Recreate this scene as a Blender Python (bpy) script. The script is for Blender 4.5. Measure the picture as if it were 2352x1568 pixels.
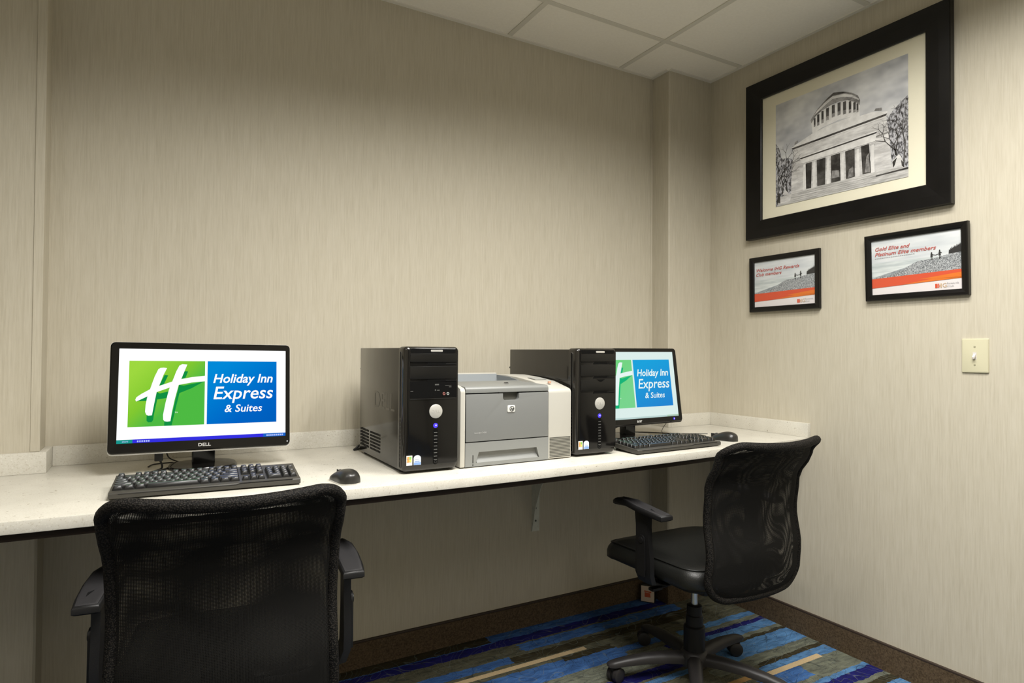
import bpy, bmesh, math, random
from mathutils import Vector, Matrix
R = math.radians
random.seed(7)
for o in list(bpy.data.objects): bpy.data.objects.remove(o)
S = bpy.context.scene
COL = S.collection

# ------------------------------------------------------------------ camera
CAM_H = 1.18759
yaw, pitch, roll = .51777, .01528, .0067
fw = Vector((math.sin(yaw)*math.cos(pitch), math.cos(yaw)*math.cos(pitch), math.sin(pitch)))
rt = Vector((math.cos(yaw), -math.sin(yaw), 0)); up = rt.cross(fw)
r2 = rt*math.cos(roll)+up*math.sin(roll); u2 = -rt*math.sin(roll)+up*math.cos(roll)
cd = bpy.data.cameras.new('camera'); cam = bpy.data.objects.new('camera', cd); COL.objects.link(cam)
M = Matrix((r2, u2, -fw)).transposed().to_4x4(); M.translation = (0, 0, CAM_H)
cam.matrix_world = M
cd.sensor_width = 36; cd.lens = 1428.6433/2352*36; cd.shift_y = 1.6/2352; cd.clip_start = .02
S.camera = cam
YF_ROOM = -1.6

# ------------------------------------------------------------------ world, lights, exposure
W = bpy.data.worlds.new('world'); S.world = W; W.use_nodes = True
W.node_tree.nodes['Background'].inputs[0].default_value = (1, .93, .82, 1)
W.node_tree.nodes['Background'].inputs[1].default_value = .03
S.view_settings.view_transform = 'Standard'; S.view_settings.look = 'None'
S.view_settings.exposure = 0; S.view_settings.gamma = 1; S.view_settings.use_curve_mapping = False
def area(name, x, y, sx, sy, power, spread, z=2.538, color=(1, .975, .93)):
    l = bpy.data.lights.new(name, 'AREA'); l.shape = 'RECTANGLE'; l.size = sx; l.size_y = sy
    l.energy = power; l.spread = R(spread); l.color = color
    o = bpy.data.objects.new(name, l); o.location = (x, y, z); COL.objects.link(o); return o
# ceiling troffers of the room (two tubes each), above and behind the camera
for i, dx in enumerate((-.14, .14)):
    area('ceiling_lamp', 1.5+dx, .70, .14, 1.2, 20.5, 154)
    area('ceiling_lamp', .55+dx, .50, .14, 1.2, 28, 150)
    area('ceiling_lamp', -.84+dx, .40, .14, 1.2, 4.5, 148)
area('ceiling_lamp', .5, -1.0, .5, .9, 12, 150)
# added warm fill lamp behind the camera; the front wall has no opening
fl = area('fill_light', 1.2, YF_ROOM+.03, 1.8, 2.0, 1.3, 180, 1.1, (1, .88, .68)); fl.rotation_euler = (R(90), 0, 0)

# ------------------------------------------------------------------ node helpers
MATS = {}
def new_mat(name):
    m = bpy.data.materials.new(name); m.use_nodes = True
    return m, m.node_tree, m.node_tree.nodes['Principled BSDF']
def mat(name, col, rough=.5, metal=0, spec=.5, coat=0, bump=0, bscale=200, var=0, vscale=30, emit=None):
    if name in MATS: return MATS[name]
    m, nt, p = new_mat(name); MATS[name] = m
    p.inputs['Base Color'].default_value = (*col, 1); p.inputs['Roughness'].default_value = rough
    p.inputs['Metallic'].default_value = metal; p.inputs['Specular IOR Level'].default_value = spec
    p.inputs['Coat Weight'].default_value = coat
    if coat: p.inputs['Coat Roughness'].default_value = .08
    if emit: p.inputs['Emission Color'].default_value = (*emit[0], 1); p.inputs['Emission Strength'].default_value = emit[1]
    if bump or var:
        tc = nt.nodes.new('ShaderNodeTexCoord')
    if bump:
        n = nt.nodes.new('ShaderNodeTexNoise'); n.inputs['Scale'].default_value = bscale; n.inputs['Detail'].default_value = 3
        b = nt.nodes.new('ShaderNodeBump'); b.inputs['Strength'].default_value = bump; b.inputs['Distance'].default_value = .002
        nt.links.new(tc.outputs['Object'], n.inputs['Vector']); nt.links.new(n.outputs['Fac'], b.inputs['Height']); nt.links.new(b.outputs['Normal'], p.inputs['Normal'])
    if var:
        n = nt.nodes.new('ShaderNodeTexNoise'); n.inputs['Scale'].default_value = vscale; n.inputs['Detail'].default_value = 4
        r = nt.nodes.new('ShaderNodeValToRGB')
        r.color_ramp.elements[0].position = .3; r.color_ramp.elements[1].position = .7
        r.color_ramp.elements[0].color = (*[c*(1-var) for c in col], 1); r.color_ramp.elements[1].color = (*[min(1, c*(1+var)) for c in col], 1)
        nt.links.new(tc.outputs['Object'], n.inputs['Vector']); nt.links.new(n.outputs['Fac'], r.inputs['Fac']); nt.links.new(r.outputs['Color'], p.inputs['Base Color'])
    return m
class NT:
    def __init__(s, nt): s.nt = nt
    def n(s, t, **k):
        x = s.nt.nodes.new(t)
        for a, v in k.items(): setattr(x, a, v)
        return x
    def l(s, a, b): s.nt.links.new(a, b)
    def math(s, op, a, b=None, c=None):
        x = s.n('ShaderNodeMath', operation=op)
        for i, v in enumerate((a, b, c)):
            if v is None: continue
            if isinstance(v, (int, float)): x.inputs[i].default_value = v
            else: s.l(v, x.inputs[i])
        return x.outputs[0]
    def mix(s, f, a, b):
        x = s.n('ShaderNodeMix', data_type='RGBA')
        for i, v in ((0, f), (6, a), (7, b)):
            if isinstance(v, (int, float)): x.inputs[i].default_value = v
            elif isinstance(v, tuple): x.inputs[i].default_value = (*v, 1)
            else: s.l(v, x.inputs[i])
        return x.outputs[2]
    def ramp(s, f, stops, interp='LINEAR'):
        x = s.n('ShaderNodeValToRGB'); x.color_ramp.interpolation = interp
        e = x.color_ramp.elements
        while len(e) < len(stops): e.new(.5)
        for i, (p, c) in enumerate(stops): e[i].position = p; e[i].color = (*c, 1) if len(c) == 3 else c
        s.l(f, x.inputs[0]); return x.outputs[0]
    def noise(s, v, scale, detail=2, rough=.5, dist=0):
        x = s.n('ShaderNodeTexNoise'); x.inputs['Scale'].default_value = scale; x.inputs['Detail'].default_value = detail
        x.inputs['Roughness'].default_value = rough; x.inputs['Distortion'].default_value = dist
        s.l(v, x.inputs['Vector']); return x.outputs['Fac']
    def comb(s, x, y, z):
        c = s.n('ShaderNodeCombineXYZ')
        for i, v in enumerate((x, y, z)):
            if isinstance(v, (int, float)): c.inputs[i].default_value = v
            else: s.l(v, c.inputs[i])
        return c.outputs[0]
    def bump(s, h, strength, dist, p):
        b = s.n('ShaderNodeBump'); b.inputs['Strength'].default_value = strength; b.inputs['Distance'].default_value = dist
        s.l(h, b.inputs['Height']); s.l(b.outputs[0], p.inputs['Normal'])

def wallpaper():
    m, nt, p = new_mat('wallpaper'); g = NT(nt)
    pos = g.n('ShaderNodeNewGeometry').outputs['Position']
    sp = g.n('ShaderNodeSeparateXYZ'); g.l(pos, sp.inputs[0])
    h = g.math('ADD', sp.outputs[0], sp.outputs[1])
    v1 = g.comb(g.math('MULTIPLY', h, 210), g.math('MULTIPLY', sp.outputs[2], 9), 0)
    v2 = g.comb(g.math('MULTIPLY', h, 55), g.math('MULTIPLY', sp.outputs[2], 2.2), 3.3)
    n1 = g.noise(v1, 1, 3, .6); n2 = g.noise(v2, 1, 2)
    f = g.math('ADD', g.math('MULTIPLY', n1, .75), g.math('MULTIPLY', n2, .25))
    c = g.ramp(f, [(.28, (.455, .414, .32)), (.5, (.515, .473, .375)), (.72, (.56, .518, .42))])
    g.l(c, p.inputs['Base Color']); p.inputs['Roughness'].default_value = .62; p.inputs['Specular IOR Level'].default_value = .3
    g.bump(f, .25, .002, p)
    return m
def quartz():
    m, nt, p = new_mat('speckled_quartz'); g = NT(nt)
    pos = g.n('ShaderNodeNewGeometry').outputs['Position']
    n1 = g.noise(pos, 260, 2, .6); n2 = g.noise(pos, 95, 2, .5); n3 = g.noise(pos, 14, 2)
    base = g.ramp(n3, [(.35, (.58, .555, .485)), (.65, (.63, .605, .53))])
    d1 = g.ramp(n1, [(.34, (1, 1, 1)), (.42, (0, 0, 0))])
    d2 = g.ramp(n2, [(.27, (1, 1, 1)), (.31, (0, 0, 0))])
    l1 = g.ramp(n1, [(.62, (0, 0, 0)), (.7, (1, 1, 1))])
    c = g.mix(g.math('MULTIPLY', d1, .45), base, (.40, .35, .25))
    c = g.mix(g.math('MULTIPLY', l1, .4), c, (.83, .81, .73))
    c = g.mix(g.math('MULTIPLY', d2, .8), c, (.25, .21, .15))
    g.l(c, p.inputs['Base Color']); p.inputs['Roughness'].default_value = .33; p.inputs['Specular IOR Level'].default_value = .5
    return m
def carpet():
    m, nt, p = new_mat('striped_carpet'); g = NT(nt)
    pos = g.n('ShaderNodeNewGeometry').outputs['Position']
    sp = g.n('ShaderNodeSeparateXYZ'); g.l(pos, sp.inputs[0])
    wob = g.math('MULTIPLY', g.math('SUBTRACT', g.noise(pos, 22, 2), .5), .022)
    wob2 = g.math('MULTIPLY', g.math('SUBTRACT', g.noise(pos, 160, 1), .5), .008)
    X = g.math('ADD', sp.outputs[0], g.math('MULTIPLY', g.math('SUBTRACT', g.noise(pos, 30, 2), .5), .06)); Y = g.math('ADD', g.math('ADD', sp.outputs[1], wob), wob2)
    BL, NV, OL, DK, TN, GR, LB = (.06, .155, .40), (.018, .018, .15), (.13, .125, .082), (.055, .046, .024), (.66, .50, .29), (.18, .19, .145), (.105, .25, .49)
    vb = g.comb(g.math('MULTIPLY', X, .9), g.math('MULTIPLY', Y, 9), 0)
    c = g.ramp(g.noise(vb, 1.6, 2), [(0, DK), (.38, OL), (.46, BL), (.53, GR), (.62, DK), (.68, BL), (.74, NV)], 'CONSTANT')
    boxes = [(.3, 2.4, 1.2, 2.33, OL), (.5, 2.2, 2.255, 2.33, BL), (.3, 1.2, 2.26, 2.33, DK), (.3, 2.13, 2.205, 2.255, NV), (1.28, 2.13, 2.13, 2.195, BL), (.75, 1.2, 2.07, 2.12, BL),
        (1.2, 1.9, 2.06, 2.11, DK), (1.9, 2.2, 2.05, 2.13, DK), (.95, 1.62, 1.90, 2.005, BL), (1.3, 1.88, 1.935, 1.975, BL), (1.38, 1.62, 1.985, 2.02, DK), (1.2, 1.8, 1.80, 1.90, GR), (1.25, 1.8, 1.735, 1.785, NV), (1.25, 1.8, 1.69, 1.72, LB),
        (1.93, 2.4, 1.93, 1.968, LB), (1.9, 2.4, 1.895, 1.93, GR), (1.8, 2.4, 1.872, 1.9, NV), (1.98, 2.4, 1.815, 1.872, LB), (1.7, 2.4, 1.79, 1.815, GR), (1.9, 2.4, 1.77, 1.79, DK),
        (1.93, 2.4, 1.668, 1.77, LB), (1.8, 2.4, 1.615, 1.668, GR), (2.0, 2.4, 1.592, 1.615, DK), (1.9, 2.4, 1.555, 1.592, LB), (2.28, 2.4, 1.535, 1.592, LB), (1.9, 2.4, 1.42, 1.533, GR), (1.9, 2.13, 1.455, 1.533, BL),
        (1.9, 2.4, 1.405, 1.428, LB), (1.8, 2.4, 1.352, 1.405, NV), (1.8, 2.4, 1.33, 1.352, GR), (1.8, 2.4, 1.295, 1.33, DK), (1.9, 2.4, 1.25, 1.295, LB)]
    tans = [(.6, 1.51, 2.027, 2.052, TN), (1.96, 2.287, 1.531, 1.557, TN), (1.74, 1.9, 1.55, 1.575, (.45, .27, .1))]
    def box(XX, YY, b):
        a = g.math('MULTIPLY', g.math('GREATER_THAN', XX, b[0]), g.math('LESS_THAN', XX, b[1]))
        return g.math('MULTIPLY', a, g.math('MULTIPLY', g.math('GREATER_THAN', YY, b[2]), g.math('LESS_THAN', YY, b[3])))
    for b in boxes: c = g.mix(box(X, Y, b), c, b[4])
    # mottling and woven scroll lines
    mo = g.n('ShaderNodeMix', data_type='RGBA', blend_type='MULTIPLY'); mo.inputs[0].default_value = 1
    vs_ = g.comb(g.math('MULTIPLY', sp.outputs[0], 14), g.math('MULTIPLY', sp.outputs[1], 55), 0)
    g.l(c, mo.inputs[6]); g.l(g.ramp(g.noise(vs_, 1, 3, .6, .6), [(.28, (.55, .55, .58)), (.5, (.95, .95, .95)), (.72, (1.35, 1.33, 1.28))]), mo.inputs[7]); c = mo.outputs[2]
    for sc, seed, colr, amt in ((3.4, 0, (.22, .25, .22), .4), (4.6, 5, (.02, .03, .035), .6)):
        off = g.n('ShaderNodeVectorMath', operation='ADD'); off.inputs[1].default_value = (seed, seed*.7, 0); g.l(pos, off.inputs[0])
        nz = g.noise(off.outputs[0], sc, 1, .4, 2.2)
        fr_ = g.math('FRACT', g.math('MULTIPLY', nz, 9))
        ln = g.ramp(fr_, [(.44, (0, 0, 0)), (.49, (1, 1, 1)), (.51, (1, 1, 1)), (.56, (0, 0, 0))])
        c = g.mix(g.math('MULTIPLY', ln, amt), c, colr)
    Y2 = g.math('ADD', sp.outputs[1], g.math('MULTIPLY', wob2, .4))
    for b in tans: c = g.mix(box(sp.outputs[0], Y2, b), c, b[4])
    pile = g.noise(pos, 420, 2, .7)
    c2 = g.n('ShaderNodeMix', data_type='RGBA', blend_type='MULTIPLY'); c2.inputs[0].default_value = 1
    g.l(c, c2.inputs[6]); g.l(g.ramp(pile, [(.25, (.50, .50, .50)), (.75, (1.05, 1.05, 1.05))]), c2.inputs[7])
    g.l(c2.outputs[2], p.inputs['Base Color']); p.inputs['Roughness'].default_value = .95; p.inputs['Specular IOR Level'].default_value = .1
    g.bump(pile, .6, .004, p)
    return m
def speckle(name, a, b, scale, lo=.35, hi=.65, rough=.9):
    if name in MATS: return MATS[name]
    m, nt, p = new_mat(name); g = NT(nt); MATS[name] = m
    pos = g.n('ShaderNodeNewGeometry').outputs['Position']
    g.l(g.ramp(g.noise(pos, scale, 3, .65), [(lo, a), (hi, b)]), p.inputs['Base Color'])
    p.inputs['Roughness'].default_value = rough; p.inputs['Specular IOR Level'].default_value = .2
    return m
def mesh_fabric():
    m, nt, p = new_mat('open_mesh_fabric'); g = NT(nt)
    uv = g.n('ShaderNodeTexCoord').outputs['UV']; sp = g.n('ShaderNodeSeparateXYZ'); g.l(uv, sp.inputs[0])
    P = 2*math.pi/.0056
    a = g.math('SINE', g.math('MULTIPLY', g.math('ADD', sp.outputs[0], sp.outputs[1]), P))
    b = g.math('SINE', g.math('MULTIPLY', g.math('SUBTRACT', sp.outputs[0], sp.outputs[1]), P))
    hole = g.math('GREATER_THAN', g.math('MULTIPLY', a, b), .38)
    edge = g.math('LESS_THAN', sp.outputs[2], .5)
    tr = g.n('ShaderNodeBsdfTransparent'); mx = g.n('ShaderNodeMixShader')
    p.inputs['Base Color'].default_value = (.0095, .009, .008, 1); p.inputs['Roughness'].default_value = .8; p.inputs['Specular IOR Level'].default_value = .12
    g.l(hole, mx.inputs[0]); g.l(p.outputs[0], mx.inputs[1]); g.l(tr.outputs[0], mx.inputs[2])
    g.l(mx.outputs[0], nt.nodes['Material Output'].inputs[0])
    return m
def weave(name, col):
    m, nt, p = new_mat(name); g = NT(nt)
    tc = g.n('ShaderNodeTexCoord').outputs['Object']
    v = g.n('ShaderNodeTexVoronoi'); v.inputs['Scale'].default_value = 330; g.l(tc, v.inputs['Vector'])
    g.l(g.ramp(v.outputs['Distance'], [(.1, tuple(c*3 for c in col)), (.6, tuple(c*.25 for c in col))]), p.inputs['Base Color'])
    p.inputs['Roughness'].default_value = .7; p.inputs['Specular IOR Level'].default_value = .16
    g.bump(v.outputs['Distance'], .5, -.002, p)
    return m
def emission(name, stops, strength=1.0, vec=(1, 0, 0)):
    m = bpy.data.materials.new(name); m.use_nodes = True; nt = m.node_tree; g = NT(nt); nt.nodes.clear()
    e = g.n('ShaderNodeEmission'); o = g.n('ShaderNodeOutputMaterial'); g.l(e.outputs[0], o.inputs[0]); e.inputs[1].default_value = strength
    if len(stops) == 1: e.inputs[0].default_value = (*stops[0][1], 1)
    else:
        tc = g.n('ShaderNodeTexCoord').outputs['Generated']; d = g.n('ShaderNodeVectorMath', operation='DOT_PRODUCT'); d.inputs[1].default_value = vec
        g.l(tc, d.inputs[0]); g.l(g.ramp(g.math('ADD', d.outputs['Value'], .5), stops), e.inputs[0])
    return m
def glass():
    m, nt, p = new_mat('picture_glass'); g = NT(nt)
    ge = g.n('ShaderNodeNewGeometry'); dt = g.n('ShaderNodeVectorMath', operation='DOT_PRODUCT'); g.l(ge.outputs['Incoming'], dt.inputs[0]); g.l(ge.outputs['Normal'], dt.inputs[1])
    fr = g.math('ADD', g.math('MULTIPLY', g.math('POWER', g.math('SUBTRACT', 1.0, g.math('ABSOLUTE', dt.outputs['Value'])), 5), .9), .045)
    tr = g.n('ShaderNodeBsdfTransparent'); gl = g.n('ShaderNodeBsdfGlossy'); gl.inputs['Roughness'].default_value = .08
    mx = g.n('ShaderNodeMixShader'); g.l(fr, mx.inputs[0]); g.l(tr.outputs[0], mx.inputs[1]); g.l(gl.outputs[0], mx.inputs[2])
    g.l(mx.outputs[0], nt.nodes['Material Output'].inputs[0]); return m

# ------------------------------------------------------------------ mesh helpers
def finish(me, smooth):
    if smooth is not None:
        me.polygons.foreach_set('use_smooth', [True]*len(me.polygons)); me.set_sharp_from_angle(angle=R(smooth))
def obj(name, bm, m, parent=None, xf=None, smooth=35, loc=None, rotz=None):
    if xf is not None: bmesh.ops.transform(bm, matrix=xf, verts=bm.verts)
    bmesh.ops.recalc_face_normals(bm, faces=bm.faces)
    me = bpy.data.meshes.new(name); bm.to_mesh(me); bm.free()
    for x in (m if isinstance(m, (list, tuple)) else [m]): me.materials.append(x)
    finish(me, smooth)
    o = bpy.data.objects.new(name, me); COL.objects.link(o)
    if parent: o.parent = parent
    if loc: o.location = loc
    if rotz is not None: o.rotation_euler.z = rotz
    return o
def struct(o): o['kind'] = 'structure'; return o
def tag(o, label, cat, group=None):
    o['label'] = label; o['category'] = cat
    if group: o['group'] = group
    return o
def thing(name, label, cat, loc, rotz=0, group=None):
    o = bpy.data.objects.new(name, None); COL.objects.link(o); o.location = loc; o.rotation_euler.z = rotz; o.empty_display_size = .05
    return tag(o, label, cat, group)
def copy_tree(o, parent=None):
    c = o.copy(); COL.objects.link(c)
    if parent: c.parent = parent
    for ch in list(o.children): copy_tree(ch, c)
    return c
def merge(bm, b):
    me = bpy.data.meshes.new('t'); b.to_mesh(me); b.free(); bm.from_mesh(me); bpy.data.meshes.remove(me)
def NB(): return bmesh.new()
def box(bm, x0, x1, y0, y1, z0, z1, bev=0, seg=2):
    b = bmesh.new()
    v = [b.verts.new((x, y, z)) for x in (x0, x1) for y in (y0, y1) for z in (z0, z1)]
    for f in ((0, 1, 3, 2), (4, 6, 7, 5), (0, 4, 5, 1), (2, 3, 7, 6), (0, 2, 6, 4), (1, 5, 7, 3)): b.faces.new([v[i] for i in f])
    bmesh.ops.recalc_face_normals(b, faces=b.faces)
    if bev: bmesh.ops.bevel(b, geom=b.edges[:], offset=bev, segments=seg, profile=.6, affect='EDGES')
    merge(bm, b); return bm
def BOX(*a, **k): return box(NB(), *a, **k)
AX = {'z': lambda a, b, c: (a, b, c), 'y': lambda a, b, c: (a, c, b), 'x': lambda a, b, c: (c, a, b)}
def prism(bm, pts, a, b, axis='z', bev=0, seg=2):
    """polygon pts in the plane across axis, from a to b along axis. y: pts=(x,z); x: pts=(y,z); z: pts=(x,y)"""
    q = bmesh.new(); f = AX[axis]
    lo = [q.verts.new(f(p[0], p[1], a)) for p in pts]; hi = [q.verts.new(f(p[0], p[1], b)) for p in pts]
    n = len(pts); q.faces.new(lo[::-1]); q.faces.new(hi)
    for i in range(n): q.faces.new((lo[i], lo[(i+1) % n], hi[(i+1) % n], hi[i]))
    bmesh.ops.recalc_face_normals(q, faces=q.faces)
    if bev: bmesh.ops.bevel(q, geom=[e for e in q.edges if e.calc_face_angle(0) > .3], offset=bev, segments=seg, profile=.6, affect='EDGES')
    merge(bm, q); return bm
def PRISM(*a, **k): return prism(NB(), *a, **k)
def rrect(x0, x1, z0, z1, r, n=5):
    r = min(r, (x1-x0)/2-1e-5, (z1-z0)/2-1e-5); out = []
    for cx, cz, a0 in ((x1-r, z1-r, 0), (x0+r, z1-r, 90), (x0+r, z0+r, 180), (x1-r, z0+r, 270)):
        for i in range(n+1):
            a = R(a0+90*i/n); out.append((cx+r*math.cos(a), cz+r*math.sin(a)))
    return out
def loft(bm, rings, cap=True, closed=True):
    vs = [[bm.verts.new(p) for p in r] for r in rings]; n = len(rings[0])
    for a, b in zip(vs, vs[1:]):
        for i in range(n if closed else n-1): bm.faces.new((a[i], a[(i+1) % n], b[(i+1) % n], b[i]))
    if cap: bm.faces.new(vs[0][::-1]); bm.faces.new(vs[-1])
    return bm
def smooth_path(pts, k=6):
    P = [Vector(p) for p in pts]; P = [P[0]*2-P[1]]+P+[P[-1]*2-P[-2]]; out = []
    for i in range(1, len(P)-2):
        a, b, c, d = P[i-1:i+3]
        for j in range(k):
            t = j/k; out.append(.5*((2*b)+(c-a)*t+(2*a-5*b+4*c-d)*t*t+(3*b-a-3*c+d)*t**3))
    out.append(P[-2]); return out
def tube(bm, pts, r, seg=8, k=6, closed=False, flat=None):
    P = smooth_path(pts, k) if k else [Vector(p) for p in pts]
    n = len(P); rings = []; nrm = None
    for i in range(n):
        if closed: t = (P[(i+1) % n]-P[i-1]).normalized()
        else: t = (P[min(i+1, n-1)]-P[max(i-1, 0)]).normalized()
        if nrm is None: nrm = t.orthogonal().normalized()
        nrm = (nrm-t*nrm.dot(t)).normalized(); bi = t.cross(nrm)
        rr = r(i/(n-1)) if callable(r) else r
        rings.append([P[i]+(nrm*math.cos(2*math.pi*j/seg)+bi*math.sin(2*math.pi*j/seg))*rr for j in range(seg)])
    if closed:
        vs = [[bm.verts.new(p) for p in q] for q in rings]
        # align last ring to the first
        off = min(range(seg), key=lambda o: (vs[-1][0].co-vs[0][o].co).length)
        for a, b, o in [(vs[i], vs[i+1], 0) for i in range(n-1)]+[(vs[-1], vs[0], off)]:
            for j in range(seg): bm.faces.new((a[j], a[(j+1) % seg], b[(j+1+o) % seg], b[(j+o) % seg]))
        return bm
    return loft(bm, rings)
def lathe(bm, prof, seg=24, c=(0, 0, 0), axis='z'):
    f = {'z': lambda r, h, a: (c[0]+r*math.cos(a), c[1]+r*math.sin(a), c[2]+h), 'y': lambda r, h, a: (c[0]+r*math.cos(a), c[1]+h, c[2]+r*math.sin(a)), 'x': lambda r, h, a: (c[0]+h, c[1]+r*math.cos(a), c[2]+r*math.sin(a))}[axis]
    return loft(bm, [[f(max(r, 1e-5), h, 2*math.pi*i/seg) for i in range(seg)] for r, h in prof])
def poly(bm, pts, y, mi=0):
    f = bm.faces.new([bm.verts.new((p[0], y, p[1])) for p in pts]); f.material_index = mi; return f
def text(name, body, size, m, parent, xf, shear=0, bold=0, align='CENTER', width=None, sx=1, ext=.0004):
    """lettering in its own XZ plane facing -Y, placed by xf"""
    c = bpy.data.curves.new(name, 'FONT'); c.body = body; c.size = size; c.align_x = align; c.align_y = 'CENTER'
    c.extrude = ext; c.offset = bold; c.shear = shear; c.resolution_u = 3
    t = bpy.data.objects.new(name, c); COL.objects.link(t)
    me = bpy.data.meshes.new_from_object(t.evaluated_get(bpy.context.evaluated_depsgraph_get()))
    bpy.data.objects.remove(t); bpy.data.curves.remove(c)
    if width:
        xs = [v.co.x for v in me.vertices]; sx = width/(max(xs)-min(xs))
    me.transform(xf @ Matrix.Rotation(R(90), 4, 'X') @ Matrix.Diagonal((sx, 1, 1, 1)))
    me.materials.clear(); me.materials.append(m); me.name = name
    o = bpy.data.objects.new(name, me); COL.objects.link(o)
    if parent: o.parent = parent
    return o
T = lambda x, y, z: Matrix.Translation((x, y, z))

# ------------------------------------------------------------------ the room
XR, YB, ZC, YP, XP, XJ, YJ = 2.397, 2.326, 2.5426, 2.2087, 2.119, -.29, 2.21
XL, YF = -1.75, YF_ROOM
paper = wallpaper()
wb = [(XL, YJ), (XJ-.006, YJ), (XJ, YJ+.006), (XJ, YB), (XP, YB), (XP, YP+.006), (XP+.006, YP), (XR, YP), (XR, YB+.14), (XL, YB+.14)]
struct(obj('wall_back', PRISM(wb, 0, 2.6, 'z'), paper, smooth=None))
struct(obj('wall_right', BOX(XR, XR+.12, YF-.12, YB+.14, 0, 2.6), paper, smooth=None))
struct(obj('wall_left', BOX(XL-.12, XL, YF-.12, YB+.14, 0, 2.6), paper, smooth=None))
struct(obj('wall_front', BOX(XL, XR, YF-.12, YF, 0, 2.6), paper, smooth=None))
struct(obj('floor', BOX(XL-.12, XR+.12, YF-.12, YB+.14, -.1, 0), carpet(), smooth=None))
struct(obj('trim_1', BOX(XP-.013, XP, YB-.003, YB, .1, ZC-.001, bev=.001), paper, smooth=None))
struct(obj('trim_2', BOX(XJ-.02, XJ+.0025, YJ-.0025, YJ, .895, ZC-.001, bev=.001), paper, smooth=None))
# suspended ceiling: grid bars and tiles
tile_m = speckle('ceiling_tile_fibre', (.86, .825, .735), (.90, .865, .775), 90, .3, .7)
bar_m = mat('ceiling_grid_paint', (.66, .635, .55), .6)
ceil = struct(obj('ceiling', BOX(XL-.12, XR+.12, YF-.12, YB+.14, 2.585, 2.65), tile_m, smooth=None))
GX, GY, GS = 1.904, 2.0128, .61
gx = [GX-GS*k for k in range(7)]; gy = [GY-GS*k for k in range(7)]
for x in gx: obj('grid_bar', BOX(x-.011, x+.011, YF, YJ if x < XJ else YB, ZC, ZC+.03), bar_m, ceil, smooth=None)
for y in gy: obj('grid_bar', BOX(XL, XR, y-.011, y+.011, ZC+.0004, ZC+.03), bar_m, ceil, smooth=None)
wa = NB()
box(wa, XJ, XP, YB-.018, YB, ZC-.0005, ZC+.02); box(wa, XL, XJ, YJ-.018, YJ, ZC-.0005, ZC+.02); box(wa, XP, XR, YP-.018, YP, ZC-.0005, ZC+.02); box(wa, XR-.018, XR, YF, YP, ZC-.001, ZC+.02); box(wa, XP-.018, XP, YP, YB, ZC-.001, ZC+.02)
obj('wall_angle', wa, mat('wall_angle_paint', (.74, .71, .63), .6), ceil, smooth=None)
xs = [XL]+sorted(gx)+[XR]; ys = [YF]+sorted(gy)+[YB]
for i in range(len(xs)-1):
    for j in range(len(ys)-1):
        x0, x1, y0, y1 = xs[i]+.004, xs[i+1]-.004, ys[j]+.004, ys[j+1]-.004
        if x1-x0 < .02 or y1-y0 < .02: continue
        if xs[i+1] == XR and ys[j+1] == YB:
            bm = PRISM([(x0, y0), (x1, y0), (x1, YP), (XP, YP), (XP, y1), (x0, y1)], ZC+.004, ZC+.02)
        else:
            if ys[j+1] == YB and x1 < XJ: y1 = YJ
            bm = BOX(x0, x1, y0, y1, ZC+.004, ZC+.02)
        obj('ceiling_tile', bm, tile_m, ceil, smooth=None)
# baseboards: brown carpet base with a dark binding along its top
base_m = speckle('brown_carpet_base', (.045, .03, .016), (.13, .092, .055), 170, .3, .7)
bind_m = mat('dark_binding', (.035, .022, .014), .6)
def baseboard(name, segs):
    bm = NB(); bb = NB()
    for x0, x1, y0, y1 in segs:
        box(bm, x0, x1, y0, y1, 0, .094); box(bb, x0, x1, y0, y1, .094, .1014, bev=.002)
    o = struct(obj(name, bm, base_m, smooth=None)); obj('top_binding', bb, bind_m, o, smooth=None)
tb = .0115
baseboard('baseboard_back', [(XJ+.0005, XP-tb, YB-tb, YB), (XP-tb, XP, YP-tb, YB), (XP, XR-tb, YP-tb, YP), (XL, XJ+tb, YJ-tb, YJ), (XJ, XJ+tb, YJ, YB-tb)])
baseboard('baseboard_right', [(XR-tb, XR, YF, YP)])

# ------------------------------------------------------------------ worktop
ZT = .8348
quartz_m = quartz(); brownply = mat('dark_brown_laminate', (.012, .007, .004), .55, spec=.2)
wt = thing('countertop', 'long off-white speckled quartz countertop along the back wall', 'countertop', (0, 0, 0))
yfr = 1.6545
FE = lambda d: [(x, y+d) for x, y in ((XL, 1.66), (-.8, 1.632), (-.27, 1.612), (.1, 1.5965), (.43, 1.584), (.8, 1.5775), (1.0, 1.5795), (1.54, 1.600), (1.88, 1.622), (XR, 1.6575))]
obj('slab', PRISM(FE(0)+[(XR, YP), (XP, YP), (XP, YB), (XJ, YB), (XJ, YJ), (XL, YJ)], .8073, ZT, 'z', bev=.003), quartz_m, wt)
obj('support_panel', PRISM(FE(.012)+[(XR, YP), (XP, YP), (XP, YB), (XJ, YB), (XJ, YJ), (XL, YJ)], .7905, .8073), brownply, wt, smooth=None)
st = .02; zs = .8943
for s in ((XJ+st, XP-st, YB-st, YB), (XP-st, XP, YP-st, YB), (XP, XR-st, YP-st, YP), (XR-st, XR, yfr+.004, YP), (XL, XJ+st, YJ-st, YJ), (XJ, XJ+st, YJ, YB)):
    obj('backsplash', BOX(*s, ZT, zs, bev=.002), quartz_m, wt)
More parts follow.
